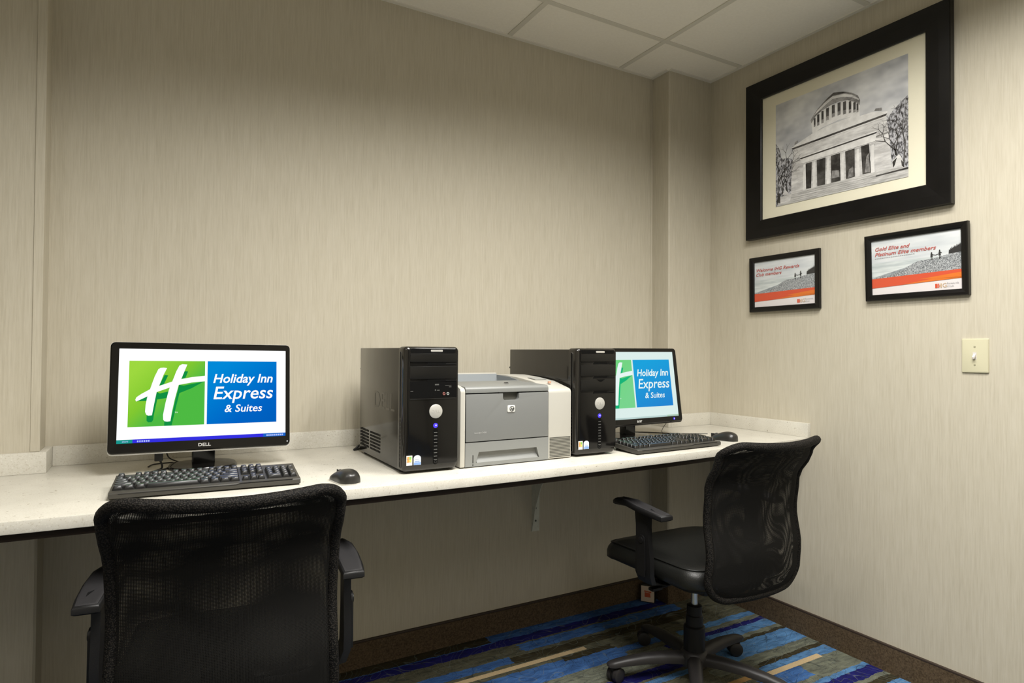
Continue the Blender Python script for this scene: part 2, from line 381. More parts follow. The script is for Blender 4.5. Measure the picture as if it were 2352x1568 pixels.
# steel bracket under the worktop
steel = mat('pale_painted_steel', (.60, .61, .54), .5, var=.1, vscale=40)
br = thing('shelf_bracket', 'pale grey steel bracket under the countertop on the back wall', 'bracket', (1.429, YB, .404))
bm = NB(); box(bm, 0, .038, -.0035, 0, 0, .386); obj('wall_plate', bm, steel, br, smooth=None)
obj('web', PRISM([(-.0035, 0), (-.011, .03), (-.035, .12), (-.075, .2075), (-.19, .34), (-.40, .384), (-.40, .386), (-.0035, .386)], 0, .003, 'x'), steel, br, smooth=None)
obj('top_plate', BOX(0, .038, -.42, 0, .3825, .3865), steel, br, smooth=None)
for z in (.045, .1): obj('screw', lathe(NB(), [(.0045, 0), (.004, -.002)], 10, (.019, -.0035, z), 'y'), mat('dark_screw', (.05, .06, .05), .5), br)

# ------------------------------------------------------------------ shared object materials
blk = mat('black_plastic', (.009, .0088, .0085), .42, spec=.35, bump=.08, bscale=900)
gblk = mat('gloss_black_plastic', (.004, .0038, .0036), .14, spec=.32)
case_m = mat('gloss_black_case_paint', (.016, .0145, .012), .10, spec=.55)
deep = mat('recess_black', (.0025, .0025, .0025), .5, spec=.12)
silver = mat('silver_plastic', (.62, .61, .58), .32, metal=.6)
white_ink = mat('white_ink', (.8, .8, .78), .6)
blue_led = mat('blue_led', (.02, .02, .3), .3, emit=((.06, .03, .75), 1.3))
led_core = mat('blue_led_core', (.1, .1, .5), .3, emit=((.45, .38, 1), 2.5))
wire = mat('black_cable', (.012, .012, .012), .5)

# ------------------------------------------------------------------ monitors
scr_white = emission('screen_white', [(0, (1.0, 1.0, 1.0))], 1.02)
scr_white2 = emission('screen_cool_white', [(0, (.72, .86, .83))], 1)
em = lambda n, c, s=1: emission(n, [(0, c)], s)
PAL = {
 1: dict(bg=scr_white, green=emission('screen_green', [(.12, (.34, .69, .05)), (.42, (.22, .58, .03)), (.62, (.075, .49, .055))], 1, (.5, 0, -.5)), blue=emission('screen_blue', [(.15, (0, .25, .69)), (.62, (0, .125, .56)), (.9, (0, .105, .48))], 1, (.35, 0, -.45)), shade=em('screen_dark_green', (.005, .28, .055)), ink=em('screen_ink', (1, 1, 1)), bar=em('screen_taskbar', (.035, .03, .75)), start=em('screen_start', (.01, .30, .26)), tray=em('screen_tray', (.01, .13, .58)), txt=em('screen_text', (.45, .55, .95))),
 2: dict(bg=scr_white2, green=emission('screen_green_pale', [(.2, (.16, .66, .20)), (.8, (.19, .66, .27))], 1, (.5, 0, -.5)), blue=emission('screen_blue_pale', [(.1, (.012, .36, .72)), (.8, (.02, .20, .62))], 1, (.2, 0, -.5)), shade=em('screen_dark_green_pale', (.01, .46, .19)), ink=em('screen_ink_pale', (.8, .92, .9)), bar=em('screen_bar_pale', (.5, .66, .64)), start=em('screen_bar_pale2', (.5, .66, .64)), tray=em('screen_bar_pale3', (.40, .58, .42)), txt=em('screen_text_pale', (.4, .5, .5))),
}
def crop_uv(pts):  # outline traced on the logo square -> 0..1
    return [((x-130)/1430, 1-(y-148-(x-140)*-.0)/(1240)) for x, y in pts]
STEM1 = crop_uv([(825, 285), (760, 278), (700, 282), (660, 310), (600, 440), (555, 570), (515, 700), (470, 840), (445, 980), (438, 1110), (460, 1165), (500, 1185), (565, 1180), (595, 1000), (640, 750), (690, 610), (760, 420)])
STEM2 = crop_uv([(1210, 215), (1110, 208), (1055, 240), (1000, 350), (930, 540), (870, 700), (810, 950), (770, 1180), (775, 1270), (800, 1300), (850, 1310), (910, 1303), (935, 1130), (980, 900), (1050, 620), (1110, 470)])
CROSS = crop_uv([(255, 880), (275, 835), (360, 775), (510, 692), (700, 622), (930, 545), (1100, 500), (1300, 462), (1560, 436), (1560, 545), (1300, 568), (1060, 610), (870, 665), (640, 745), (480, 820), (330, 890), (270, 915)])
SHADOWS = [crop_uv(q) for q in ([(780, 418), (850, 425), (770, 600), (685, 620)], [(1160, 345), (1228, 350), (1180, 475), (1095, 495)], [(270, 912), (480, 815), (465, 905)],
    [(640, 740), (700, 770), (860, 735), (835, 860), (655, 885), (600, 1180), (590, 1270), (560, 1310), (500, 1310), (470, 1280), (468, 1185), (565, 1180)], [(1060, 612), (1150, 625), (1540, 550), (1300, 680), (1070, 770), (1000, 1080), (935, 1386), (795, 1386), (795, 1300), (910, 1300)])]
def monitor(name, label, loc, rotz, P, wout, zb, zt_, scr, lay, tilt, rollz, yfront, brand, back_m, neck, base, foot_y=0, led=None):
    """local origin: stand base centre on the worktop; faces -Y. zb,zt_: bottom/top of the bezel; scr=(x0,x1,z0,z1)"""
    t = thing(name, label, 'monitor', loc, rotz, 'computer monitors')
    cz = (zb+zt_)/2
    xf = T(0, yfront, cz) @ Matrix.Rotation(rollz, 4, 'Y') @ Matrix.Rotation(-tilt, 4, 'X') @ T(0, 0, -cz)
    hw = wout/2; x0, x1, z0, z1 = scr
    # bezel ring
    O = [rrect(-hw, hw, zb, zt_, .012), rrect(-hw, hw, zb, zt_, .012), rrect(-hw+.003, hw-.003, zb+.003, zt_-.003, .010), rrect(x0, x1, z0, z1, .001), rrect(x0, x1, z0, z1, .001)]
    Y = [.022, .003, 0, 0.001, .006]
    bm = NB(); loft(bm, [[(p[0], y, p[1]) for p in q] for q, y in zip(O, Y)], cap=False); obj('bezel', bm, gblk, t, xf)
    bm = NB(); g = .0012
    rings = [(rrect(-hw-g, hw+g, zb-.004, zt_+g, .013), .006), (rrect(-hw-g, hw+g, zb-.004, zt_+g, .013), .030), (rrect(-hw+.03, hw-.03, zb+.03, zt_-.03, .02), .055)]
    loft(bm, [[(p[0], y, p[1]) for p in q] for q, y in rings]); obj('rear_housing', bm, back_m, t, xf)
    C = PAL[P]
    bm = NB(); poly(bm, [(x0, z0), (x1, z0), (x1, z1), (x0, z1)], .0055); s = obj('screen', bm, C['bg'], t, xf, None)
    sw, sh = x1-x0, z1-z0
    U = lambda u: x0+u*sw
    V = lambda v: z1-v*sh
    a0, a1, b0, b1, v0, v1, tb_ = lay
    def q(nm, u0, u1, w0, w1, m, y):
        bm = NB(); poly(bm, [(U(u0), V(w1)), (U(u1), V(w1)), (U(u1), V(w0)), (U(u0), V(w0))], y); return obj(nm, bm, m, s, xf, None)
    q('green_panel', a0, a1, v0, v1, C['green'], .0052); q('blue_panel', b0, b1, v0, v1, C['blue'], .0052)
    if tb_ is not None:
        q('task_bar', 0, 1, tb_, 1, C['bar'], .0052); q('start_button', 0, .085, tb_, 1, C['start'], .005); q('tray', .855, 1, tb_, 1, C['tray'], .005)
        hb = (1-tb_)*sh
        text('start_text', 'start', hb*.8, C['txt'], s, xf @ T(U(.045), .0047, V((tb_+1)/2)), .2, ext=0)
        bm = NB()
        for k in range(9): poly(bm, [(U(.875+k*.0125), V(tb_+.012)), (U(.884+k*.0125), V(tb_+.012)), (U(.884+k*.0125), V(tb_+.03)), (U(.875+k*.0125), V(tb_+.03))], .0047)
        for k in range(6): poly(bm, [(U(.11+k*.012), V(tb_+.012)), (U(.118+k*.012), V(tb_+.012)), (U(.118+k*.012), V(tb_+.03)), (U(.11+k*.012), V(tb_+.03))], .0047)
        o = obj('tray_icons', bm, C['txt'], s, xf, None); o['kind'] = 'stuff'
    lx = lambda p: (U(a0+(a1-a0)*p[0]), V(v0+(v1-v0)*(1-p[1])))
    bm = NB()
    for k, sp_ in enumerate(SHADOWS): poly(bm, [lx(p) for p in sp_], .0050-.0001*(k % 2))
    obj('emblem_shadow', bm, C['shade'], s, xf, None)
    bm = NB(); poly(bm, [lx(p) for p in STEM1], .0046); poly(bm, [lx(p) for p in STEM2], .0046); poly(bm, [lx(p) for p in CROSS], .0044); obj('emblem', bm, C['ink'], s, xf, None)
    bw, bh = (b1-b0)*sw, (v1-v0)*sh
    BX = lambda u: U(b0+(b1-b0)*u); BV = lambda v: V(v0+(v1-v0)*v)
    text('lettering', 'Holiday Inn', bh*.200, C['ink'], s, xf @ T(BX(.505), .0047, BV(.285)), .22, bh*.004, width=bw*.86, ext=0)
    text('lettering', 'Express', bh*.285, C['ink'], s, xf @ T(BX(.505), .0047, BV(.52)), .18, bh*.003, width=bw*.86, ext=0)
    text('lettering', '& Suites', bh*.168, C['ink'], s, xf @ T(BX(.51), .0047, BV(.765)), .16, bh*.002, width=bw*.54, ext=0)
    text('trade_mark', 'TM', bh*.03, C['ink'], s, xf @ T(*(lambda p: (p[0], .0047, p[1]))(lx((.62, .2)))), 0, ext=0)
    text('brand_lettering', brand[0], brand[1], mat('silver_print', (.5, .5, .48), .4), t, xf @ T(0, .0004, zb+brand[2]), brand[3], .0003, width=brand[4])
    # stand
    bm = NB(); nw, ny0, ny1, nz = neck; prism(bm, rrect(-nw/2, nw/2, .004, nz, .004), ny0, ny1, 'y', bev=.003); obj('neck', bm, gblk, t)
    bm = NB(); bx, by, byc = base
    ell = lambda k, z: [(bx*k*math.copysign(abs(math.cos(a))**.8, math.cos(a)), byc+by*k*math.copysign(abs(math.sin(a))**.8, math.sin(a)), z) for a in [2*math.pi*i/40 for i in range(40)]]
    loft(bm, [ell(1, 0), ell(1, .006), ell(.97, .010), ell(.55, .015)]); obj('stand_base', bm, gblk, t)
    if led:
        obj('power_light', lathe(NB(), [(.0052, 0), (.0045, -.001), (.0001, -.0012)], 14, (led[0], 0, zb+led[1]), 'y'), blue_led, t, xf) if led[2] else None
        obj('power_light_core', lathe(NB(), [(.0016, -.0012), (.0001, -.0018)], 10, (led[0], 0, zb+led[1]), 'y'), led_core if led[2] else mat('white_led', (.7, .7, .7), .3, emit=((1, 1, 1), 1)), t, xf)
    return t
silver_back = mat('silver_grey_back', (.55, .54, .50), .4)
monitor('monitor', 'black wide monitor with a silver edge, showing a green and blue sign on bright white', (.124, 2.10, ZT), 0, 1, .478, .0600, .3715,
    (-.2185, .2265, .0885, .3535), (.056, .488, .503, .940, .128, .832, .962), R(6.5), R(.55), -.055, ('DELL', .0125, .0145, 0, .033), silver_back, (.062, -.025, .012, .19), (.093, .085, .0), led=(.231, .012, False))
monitor('monitor', 'black monitor showing a paler green and blue sign, partly hidden behind the right tower', (1.699, 2.02, ZT), R(1.5), 2, .490, .0610, .371,
    (-.228, .228, .0840, .3570), (.045, .478, .495, .945, .12, .835, .975), R(8), R(-.3), -.062, ('acer', .017, .0125, .1, .027), blk, (.055, -.028, .008, .2), (.11, .085, -.01), led=(.195, .0125, True))

# ------------------------------------------------------------------ computer towers
stk = {k: mat('sticker_'+k, c, .4) for k, c in dict(white=(.72, .70, .66), orange=(.75, .30, .08), green=(.2, .5, .1), blue=(.18, .32, .62), yellow=(.75, .6, .12), pale=(.62, .70, .85)).items()}
door_m = mat('satin_black_door', (.006, .0058, .0054), .28, spec=.35)
def tower(loc, rotz, label, kind):
    t = thing('computer_tower', label, 'computer', loc, rotz, 'desktop computer towers')
    obj('case', BOX(.003, .169, .046, .458, .008, .362, bev=.0025), case_m, t)
    rings = [(0, .046), (0, .012), (.002, .006), (.006, .002), (.014, 0)]
    bm = NB()
    def rr(i):
        q = rrect(i, .172-i, .006+i*.6, .366-i*.6, max(.012-i*.4, .004)); return q
    loft(bm, [[(p[0], y+max(0, .045-p[1])*.18, p[1]) for p in rr(i)] for i, y in rings]); obj('front_bezel', bm, case_m, t)
    bm = NB(); loft(bm, [[(p[0], y, p[1]) for p in rrect(.012-i, .166+i, .026-i, .359+i, .009)] for i, y in ((.0015, .003), (.0015, .0006), (0, -.0004))]); obj('front_panel', bm, gblk, t)
    for x in (.02, .152):
        for y in (.06, .42): obj('foot', lathe(NB(), [(.011, 0), (.012, .006), (.012, .0085)], 14, (x, y, 0)), blk, t)
    # long slot down the left side of the bezel
    bm = NB(); prism(bm, rrect(.020, .031, .018, .350, .005), -.0012, .003, 'x'); s = obj('side_slot', bm, deep, t)
    bm = NB(); tube(bm, [(-.001, p[0], p[1]) for p in rrect(.019, .032, .017, .351, .006)], .0011, 6, 0, True); obj('slot_edge', bm, mat('slot_edge_grey', (.05, .047, .04), .35), s)
    bm = NB()
    for k in range(12): box(bm, -.0016, .001, .022, .029, .035+k*.011, .0385+k*.011)
    obj('slot_ribs', bm, blk, s)
    # top grip and power button
    obj('top_grip', PRISM(rrect(.020, .158, .3475, .3595, .004), -.0006, .004, 'y'), deep, t)
    obj('power_button', PRISM(rrect(.080, .118, .3505, .357, .003), -.0014, .002, 'y', bev=.001), silver, t)
    doors = [(.3205, .3455), (.272, .309)] + ([] if kind == 1 else [(.221, .260)])
    for z0, z1 in doors:
        d = obj('drive_door', PRISM(rrect(.017, .163, z0, z1, .003), -.0022, .003, 'y', bev=.0012), door_m, t)
        obj('finger_groove', PRISM([(.068, z0-.0085), (.16, z0-.0085), (.16, z0-.002), (.14, z0-.002), (.135, z0-.0005), (.072, z0-.0005)], -.0008, .002, 'y'), deep, d)
        obj('door_edge', BOX(.018, .068, -.0009, .001, z0-.0035, z0-.002), deep, d)
        obj('eject_strip', BOX(.128, .161, -.0016, .001, z0-.0060, z0-.0040, bev=.0005), blk, d)
    if kind == 1:
        pp = obj('port_panel', PRISM(rrect(.017, .163, .217, .2655, .002), -.0008, .003, 'y'), deep, t)
        obj('panel_lip', BOX(.017, .160, -.0025, .001, .2135, .2155, bev=.0005), blk, pp)
        for x, c in ((.122, (.26, .10, .09)), (.1345, (.28, .30, .29))):
            bm = NB(); lathe(bm, [(.0022, -.0008), (.0022, -.003), (.0043, -.003), (.0043, -.0008)], 16, (x, 0, .2285), 'y'); obj('audio_jack', bm, mat('jack_ring_%d' % int(x*1e4), c, .35), pp)
        bm = NB()
        for x, z, w, h in ((.0935, .2535, .013, .004), (.0935, .2375, .004, .004), (.1005, .2375, .008, .0025), (.019, .2365, .008, .002), (.126, .2520, .02, .001), (.138, .247, .008, .002)): box(bm, x, x+w, -.0014, 0, z, z+h)
        o = obj('port_print', bm, mat('dim_print', (.07, .07, .065), .5), pp); o['kind'] = 'stuff'
    else:
        obj('latch_notch', PRISM([(.083, .2605), (.117, .2605), (.108, .2545), (.100, .2515), (.092, .2545)], -.003, 0, 'y'), deep, t)
    b = obj('badge', lathe(NB(), [(.0205, 0), (.0205, -.0022), (.0185, -.0032), (.0001, -.0034)], 32, (.097, 0, .178), 'y'), mat('brushed_badge', (.50, .49, .45), .42, metal=.35), t)
    text('badge_lettering', 'DELL', .0125, mat('badge_print', (.40, .39, .36), .5), b, T(.097, -.0034, .178), 0, .0002, width=.026)
    # power light and the ladder of slots
    obj('power_light', lathe(NB(), [(.0075, 0), (.007, -.001), (.0001, -.0013)], 18, (.097, 0, .1365), 'y'), blue_led, t)
    obj('power_light_core', lathe(NB(), [(.0028, -.001), (.0001, -.002)], 12, (.098, 0, .1370), 'y'), led_core, t)
    v = obj('vent_channel', PRISM(rrect(.0895, .1045, .024, .128, .007), -.0006, .002, 'y'), deep, t)
    bm = NB()
    for k in range(9): prism(bm, [(.092, .037+k*.0098), (.102, .037+k*.0098), (.102, .0388+k*.0098), (.092, .0388+k*.0098)], -.0018, 0, 'y')
    obj('vent_rung', bm, mat('rung_grey', (.12, .12, .115), .3), v)
    obj('lock_ring', lathe(NB(), [(.0022, -.0006), (.0022, -.002), (.005, -.002), (.005, -.0006)], 16, (.097, 0, .0315), 'y'), blk, v)
    # two maker stickers
    s1 = obj('sticker', PRISM([(.006, .0245), (.0235, .0245), (.0235, .0525), (.006, .0525)], -.0002, .001, 'y'), stk['white'], t, T(.003, -.0007, .002))
    bm = NB()
    for x, z, k in ((.0075, .0425, 0), (.0145, .0425, 1), (.0075, .034, 2), (.0145, .034, 3)): poly(bm, [(x, z), (x+.006, z), (x+.0065, z+.007), (x+.0005, z+.0075)], -.0012, k)
    obj('sticker_flag', bm, [stk['orange'], stk['green'], stk['orange'], stk['yellow']], s1, T(.003, -.0007, .002), None)
    top = [(.0305+.022*.5+.011*math.cos(a), .0435+.009*math.sin(a)) for a in [math.pi*i/10 for i in range(11)]]
    s2 = obj('sticker', PRISM([(.0305, .0245), (.0525, .0245)]+top, -.0002, .001, 'y'), stk['pale'], t, T(0, -.0007, .002))
    bm = NB(); poly(bm, [(.0315, .0255), (.0515, .0255), (.0515, .032), (.0315, .032)], -.0012, 0); poly(bm, [(.034, .0345), (.049, .0345), (.049, .0365), (.034, .0365)], -.0012, 0)
    poly(bm, [(.036, .041), (.047, .041), (.047, .0475), (.036, .0475)], -.0012, 1); obj('sticker_print', bm, [stk['blue'], stk['white']], s2, T(0, -.0007, .002), None)
    # perforated vent low on the left flank, towards the back
    bm = NB()
    for i in range(16):
        for j in range(6):
            if i == 8: continue
            z = .030+j*.0105; y = .225+i*.0142
            box(bm, .0022, .004, y, y+.0088, z, z+.0062)
    o = obj('flank_vent', bm, deep, t, smooth=None); o['kind'] = 'stuff'
    text('flank_lettering', 'DELL', .075, mat('flank_emboss', (.011, .010, .008), .2), t, T(.0028, .19, .195) @ Matrix.Rotation(R(-90), 4, 'Z'), 0, 0, width=.20, ext=.0003)
    obj('rear_screw', lathe(NB(), [(.004, 0), (.004, .009)], 10, (.009, .458, .29), 'y'), blk, t)
    return t
tower((.6095, 1.688, ZT), R(-.3), 'glossy black computer tower beside the left monitor, with audio jacks on its front', 1)
tower((1.2185, 1.702, ZT), R(0), 'glossy black computer tower right of the printer, in front of the right monitor', 2)

# ------------------------------------------------------------------ printer
pw = mat('warm_white_plastic', (.45, .435, .385), .45, bump=.05, bscale=700); pg = mat('mid_grey_plastic', (.168, .172, .166), .42, bump=.05, bscale=700); pg2 = mat('light_grey_plastic', (.205, .21, .20), .42)
pr = thing('printer', 'grey and white laser printer standing between the two black towers', 'printer', (.7920, 1.7005, ZT), R(1.2))
def side(y0, zf, dz=0): return [(y0, .003), (y0, zf-.012), (y0+.004, zf-.004), (y0+.012, zf), (.10, zf+.016+dz), (.20, zf+.026+dz), (.29, zf+.031+dz), (.372, zf+.030+dz), (.378, zf+.02), (.378, .003)]
obj('left_cover', PRISM(side(0, .243), 0, .0165, 'x', bev=.003), pw, pr)
obj('right_cover', PRISM(side(0.002, .233, .004), .3205, .4125, 'x', bev=.004), pw, pr)
obj('core', BOX(.017, .320, .025, .376, .003, .214), pg, pr)
obj('front_door', PRISM([(.019, .0785), (.3185, .0785), (.3185, .2225), (.2065, .2225), (.2065, .2065), (.2015, .2005), (.153, .2005), (.148, .2065), (.148, .2225), (.019, .2225)], 0, .025, 'y', bev=.0016), pg, pr)
obj('door_recess', BOX(.145, .209, .018, .0255, .196, .2245), mat('recess_grey', (.10, .10, .085), .6), pr)
obj('top_front', PRISM([(.001, .226), (.001, .238), (.004, .243), (.010, .2455), (.19, .2515), (.19, .226)], .0175, .3195, 'x', bev=.0012), pg2, pr)
obj('bin_lip', BOX(.0175, .3195, .187, .192, .2465, .2525, bev=.001), pg2, pr)
obj('stop_tab', PRISM([(.195, .25), (.21, .25), (.206, .252), (.199, .252)], .07, .08, 'y'), deep, pr)
obj('output_bin', PRISM([(.19, .236), (.335, .222), (.335, .212), (.19, .212)], .0175, .3195, 'x'), mat('bin_grey', (.17, .175, .17), .5), pr)
obj('rear_bar', PRISM([(.335, .212), (.345, .270), (.352, .2745), (.374, .2735), (.377, .265), (.377, .212)], .0175, .3195, 'x', bev=.002), pw, pr)
obj('bin_wall', PRISM([(.333, .222), (.3445, .2705), (.3455, .2705), (.3345, .222)], .0185, .3185, 'x'), mat('bin_wall_grey', (.24, .26, .27), .5), pr)
obj('bin_cheek', PRISM([(.19, .240), (.19, .253), (.25, .262), (.345, .2665), (.335, .226)], .3178, .3203, 'x'), mat('bin_wall_grey', (.24, .26, .27), .5), pr)
tray = obj('paper_tray', PRISM([(.017, .003), (.3195, .003), (.3195, .0755), (.017, .0755)], .014, .03, 'y'), pg2, pr)
bm = NB()
x0, x1, xa, xb, za, zb = .0175, .3195, .058, .280, .014, .046
for q in ([(x0, .003), (x1, .003), (xb+.004, za), (xa-.004, za)], [(xa+.006, zb), (xb-.006, zb), (x1, .0755), (x0, .0755)], [(x0, .003), (xa-.004, za), (xa+.006, zb), (x0, .0755)], [(x1, .003), (x1, .0755), (xb-.006, zb), (xb+.004, za)]): prism(bm, q, .0005, .0145, 'y')
obj('tray_front', bm, pg2, tray, smooth=None)
obj('tray_scoop', PRISM([(.0005, za-.001), (.0136, za+.012), (.0136, za-.001)], xa, xb, 'x'), pg2, tray, smooth=None)
obj('paper_gauge', BOX(.0425, .0445, -.0004, .001, .014, .038), deep, pr); obj('paper_gauge', BOX(.0425, .0445, -.0004, .001, .006, .0105), deep, pr)
vs = NB()
for k in range(14): box(vs, .3255, .4085, .0012, .004, .008+k*.0048, .0103+k*.0048)
o = obj('vent_slots', vs, mat('slot_shadow', (.05, .05, .04), .7), pr, smooth=None); o['kind'] = 'stuff'
bd = obj('badge', PRISM(rrect(.163, .1905, .163, .1845, .004), -.0028, .002, 'y', bev=.0012), mat('badge_white', (.62, .62, .58), .4), pr)
bm = NB(); tube(bm, [(.1785+.0078*math.cos(a), -.0029, .1738+.0078*math.sin(a)) for a in [2*math.pi*i/20 for i in range(20)]], .0008, 6, 0, True); obj('badge_ring', bm, deep, bd)
text('badge_lettering', 'hp', .0125, deep, bd, T(.1785, -.003, .1742), .25, .0002)
text('model_lettering', 'LaserJet 2420', .0065, mat('pale_print', (.42, .42, .40), .5), pr, T(.069, -.0002, .1045), 0, 0, width=.041)
obj('control_button', lathe(NB(), [(.006, .247), (.006, .2535), (.0001, .2545)], 12, (.362, .058, 0)), mat('amber_button', (.55, .32, .22), .5), pr)
obj('display_panel', PRISM([(.12, .2566), (.17, .2618), (.17, .2632), (.12, .258)], .345, .395, 'x'), mat('panel_grey', (.36, .36, .33), .4), pr)

# ------------------------------------------------------------------ keyboards
kcap = mat('key_plastic', (.010, .0098, .0095), .30, spec=.5, bump=.05, bscale=900); kbody = mat('keyboard_body', (.045, .042, .035), .45, bump=.05, bscale=700); kdark = mat('key_well', (.004, .004, .004), .7)
U_ = .0185
def key_mesh(w, h):
    k = 'key_%d_%d' % (w*100, h*100)
    if k in bpy.data.meshes: return bpy.data.meshes[k]
    a, b = w*U_-.0020, h*U_-.0020; bm = NB()
    def r(i, z, yo=0): return [(p[0], p[1]+yo, z) for p in rrect(i, a-i, i, b-i, .0015, 1)]
    loft(bm, [r(0, 0), r(.0006, .0022), r(.0024, .0084, .0006), r(.0029, .0091, .0006), r(.0040, .0089, .0006)])
    bmesh.ops.recalc_face_normals(bm, faces=bm.faces)
    me = bpy.data.meshes.new(k); bm.to_mesh(me); bm.free(); me.materials.append(kcap); finish(me, 40); return me
ROWS = {5: [(0, 1)]+[(2+i, 1) for i in range(4)]+[(6.5+i, 1) for i in range(4)]+[(11+i, 1) for i in range(4)]+[(15.25+i, 1) for i in range(3)],
        4: [(i, 1) for i in range(13)]+[(13, 2)]+[(15.25+i, 1) for i in range(3)]+[(18.5+i, 1) for i in range(4)],
        3: [(0, 1.5)]+[(1.5+i, 1) for i in range(12)]+[(13.5, 1.5)]+[(15.25+i, 1) for i in range(3)]+[(18.5+i, 1) for i in range(3)],
        2: [(0, 1.75)]+[(1.75+i, 1) for i in range(11)]+[(12.75, 2.25)]+[(18.5+i, 1) for i in range(3)],
        1: [(0, 2.25)]+[(2.25+i, 1) for i in range(10)]+[(12.25, 2.75), (16.25, 1)]+[(18.5+i, 1) for i in range(3)],
        0: [(0, 1.25), (1.25, 1.25), (2.5, 1.25), (3.75, 6.25), (10, 1.25), (11.25, 1.25), (12.5, 1.25), (13.75, 1.25), (15.25, 1), (16.25, 1), (17.25, 1), (18.5, 2), (20.5, 1)]}
TALL = [(21.5, 2, 2), (21.5, 0, 2)]
def keyboard(loc, rotz, label):
    t = thing('keyboard', label, 'keyboard', loc, rotz, 'computer keyboards')
    w, d = .428, .160
    bm = NB(); prism(bm, [(0, .004), (0.0, .015), (.004, .0185), (.022, .0190), (.130, .0285), (.156, .0315), (.160, .029), (.160, .014), (.01, .002)], -w/2, w/2, 'x', bev=.0025); obj('body', bm, kbody, t)
    bm = NB(); prism(bm, [(-w/2+.02, .0135), (.06, .0135), (.072, .0165), (w/2-.02, .0165), (w/2-.02, .0175), (.0705, .0176), (.0585, .0147), (-w/2+.02, .0147)], -.0007, .002, 'y'); obj('front_seam', bm, kdark, t)
    sl = math.atan2(.0095, .108)
    zz = lambda y: .0193+(y-.022)*math.tan(sl)
    x0 = -w/2+.0062; y0 = .0215
    def well(ua, ub, ra, rb):
        xa, xb, ya, yb = x0+ua*U_-.0008, x0+ub*U_-.0012, y0+ra*U_-.0008, y0+rb*U_-.0014
        b = NB(); prism(b, [(ya, zz(ya)-.002), (yb, zz(yb)-.002), (yb, zz(yb)+.0002), (ya, zz(ya)+.0002)], xa, xb, 'x'); obj('key_well', b, kdark, t, smooth=None)
    well(0, 15, 0, 5); well(0, 1, 5.3, 6.3); well(2, 6, 5.3, 6.3); well(6.5, 10.5, 5.3, 6.3); well(11, 15, 5.3, 6.3); well(15.25, 18.25, 5.3, 6.3); well(15.25, 18.25, 3, 5); well(15.25, 18.25, 0, 1); well(16.25, 17.25, 1, 2); well(18.5, 22.5, 0, 5)
    def put(u, r, kw, kh):
        y = y0+r*U_
        o = bpy.data.objects.new('key', key_mesh(kw, kh)); COL.objects.link(o); o.parent = t
        lift = .0018 if r > 5 else 0
        o.location = (x0+u*U_, y, zz(y)+.0004+lift); o.rotation_euler = (sl, 0, 0)
    for r, ks in ROWS.items():
        for u, kw in ks: put(u, r+(.3 if r == 5 else 0), kw, 1)
    for u, r, kh in TALL: put(u, r+.0, 1, kh)
    for x in (-w/2+.045, w/2-.045): obj('tilt_foot', BOX(x-.01, x+.01, .143, .151, 0, .0165), blk, t)
    for x in (-w/2+.05, w/2-.05): obj('rubber_foot', BOX(x-.012, x+.012, .008, .018, 0, .0045), blk, t)
    return t
k1 = keyboard((.1175, 1.7085, ZT), R(-3.2), 'black keyboard below the left monitor, behind the nearer chair')
k2 = keyboard((1.652, 1.655, ZT), R(2.6), 'black keyboard below the right monitor, beside the right-hand tower')

# ------------------------------------------------------------------ mice
def mouse(loc, rotz, label, long=.115, wide=.062, hump=.038):
    t = thing('computer_mouse', label, 'mouse', loc, rotz, 'computer mice')
    nv, nu = 22, 17
    def hgt(v): return hump*max(0.0, math.sin(math.pi*min(1, (v*.93+.07))**.80))**.62*(1-.30*v)
    def wid(v): return wide/2*(1-abs(2*v-1)**4.5)**.45*(1-.08*math.sin(math.pi*v))
    def pt(u, v, k=1.0):
        a = math.pi*u; h = hgt(v)*k; w = wid(v)
        return (-w*math.copysign(abs(math.cos(a))**.75, math.cos(a)), -long/2+v*long, .003+h*abs(math.sin(a))**.8)
    V = [.004+.992*(i/nv) for i in range(nv+1)]
    bm = NB(); loft(bm, [[pt(j/nu, v) for j in range(nu+1)] for v in V]); obj('shell', bm, mat('mouse_black', (.022, .021, .019), .3, bump=.04, bscale=900), t, smooth=60)
    bm = NB(); loft(bm, [[(p[0]*1.0, p[1], z) for p in [(wid(v)*s, -long/2+v*long) for v, s in [(v_, 1) for v_ in V]+[(v_, -1) for v_ in reversed(V)]]] for z in (0, .0035)]); obj('skirt', bm, silver, t)
    bm = NB()
    prism(bm, [(-.0007, .02), (.0007, .02), (.0007, .055), (-.0007, .055)], hgt(.9)*.5, hgt(.75)+.0045, 'z'); obj('button_seam', bm, kdark, t)
    obj('scroll_wheel', lathe(NB(), [(.006, -.003), (.0095, -.002), (.0095, .002), (.006, .003)], 18, (0, .030, hgt(.76)-.001), 'x'), mat('wheel_rubber', (.05, .05, .05), .6), t)
    return t
mouse((.443, 1.683, ZT), R(8), 'black mouse right of the left keyboard, just above the nearer chair back')
mouse((1.985, 1.758, ZT), R(14), 'black mouse at the right end of the right-hand keyboard', hump=.040)

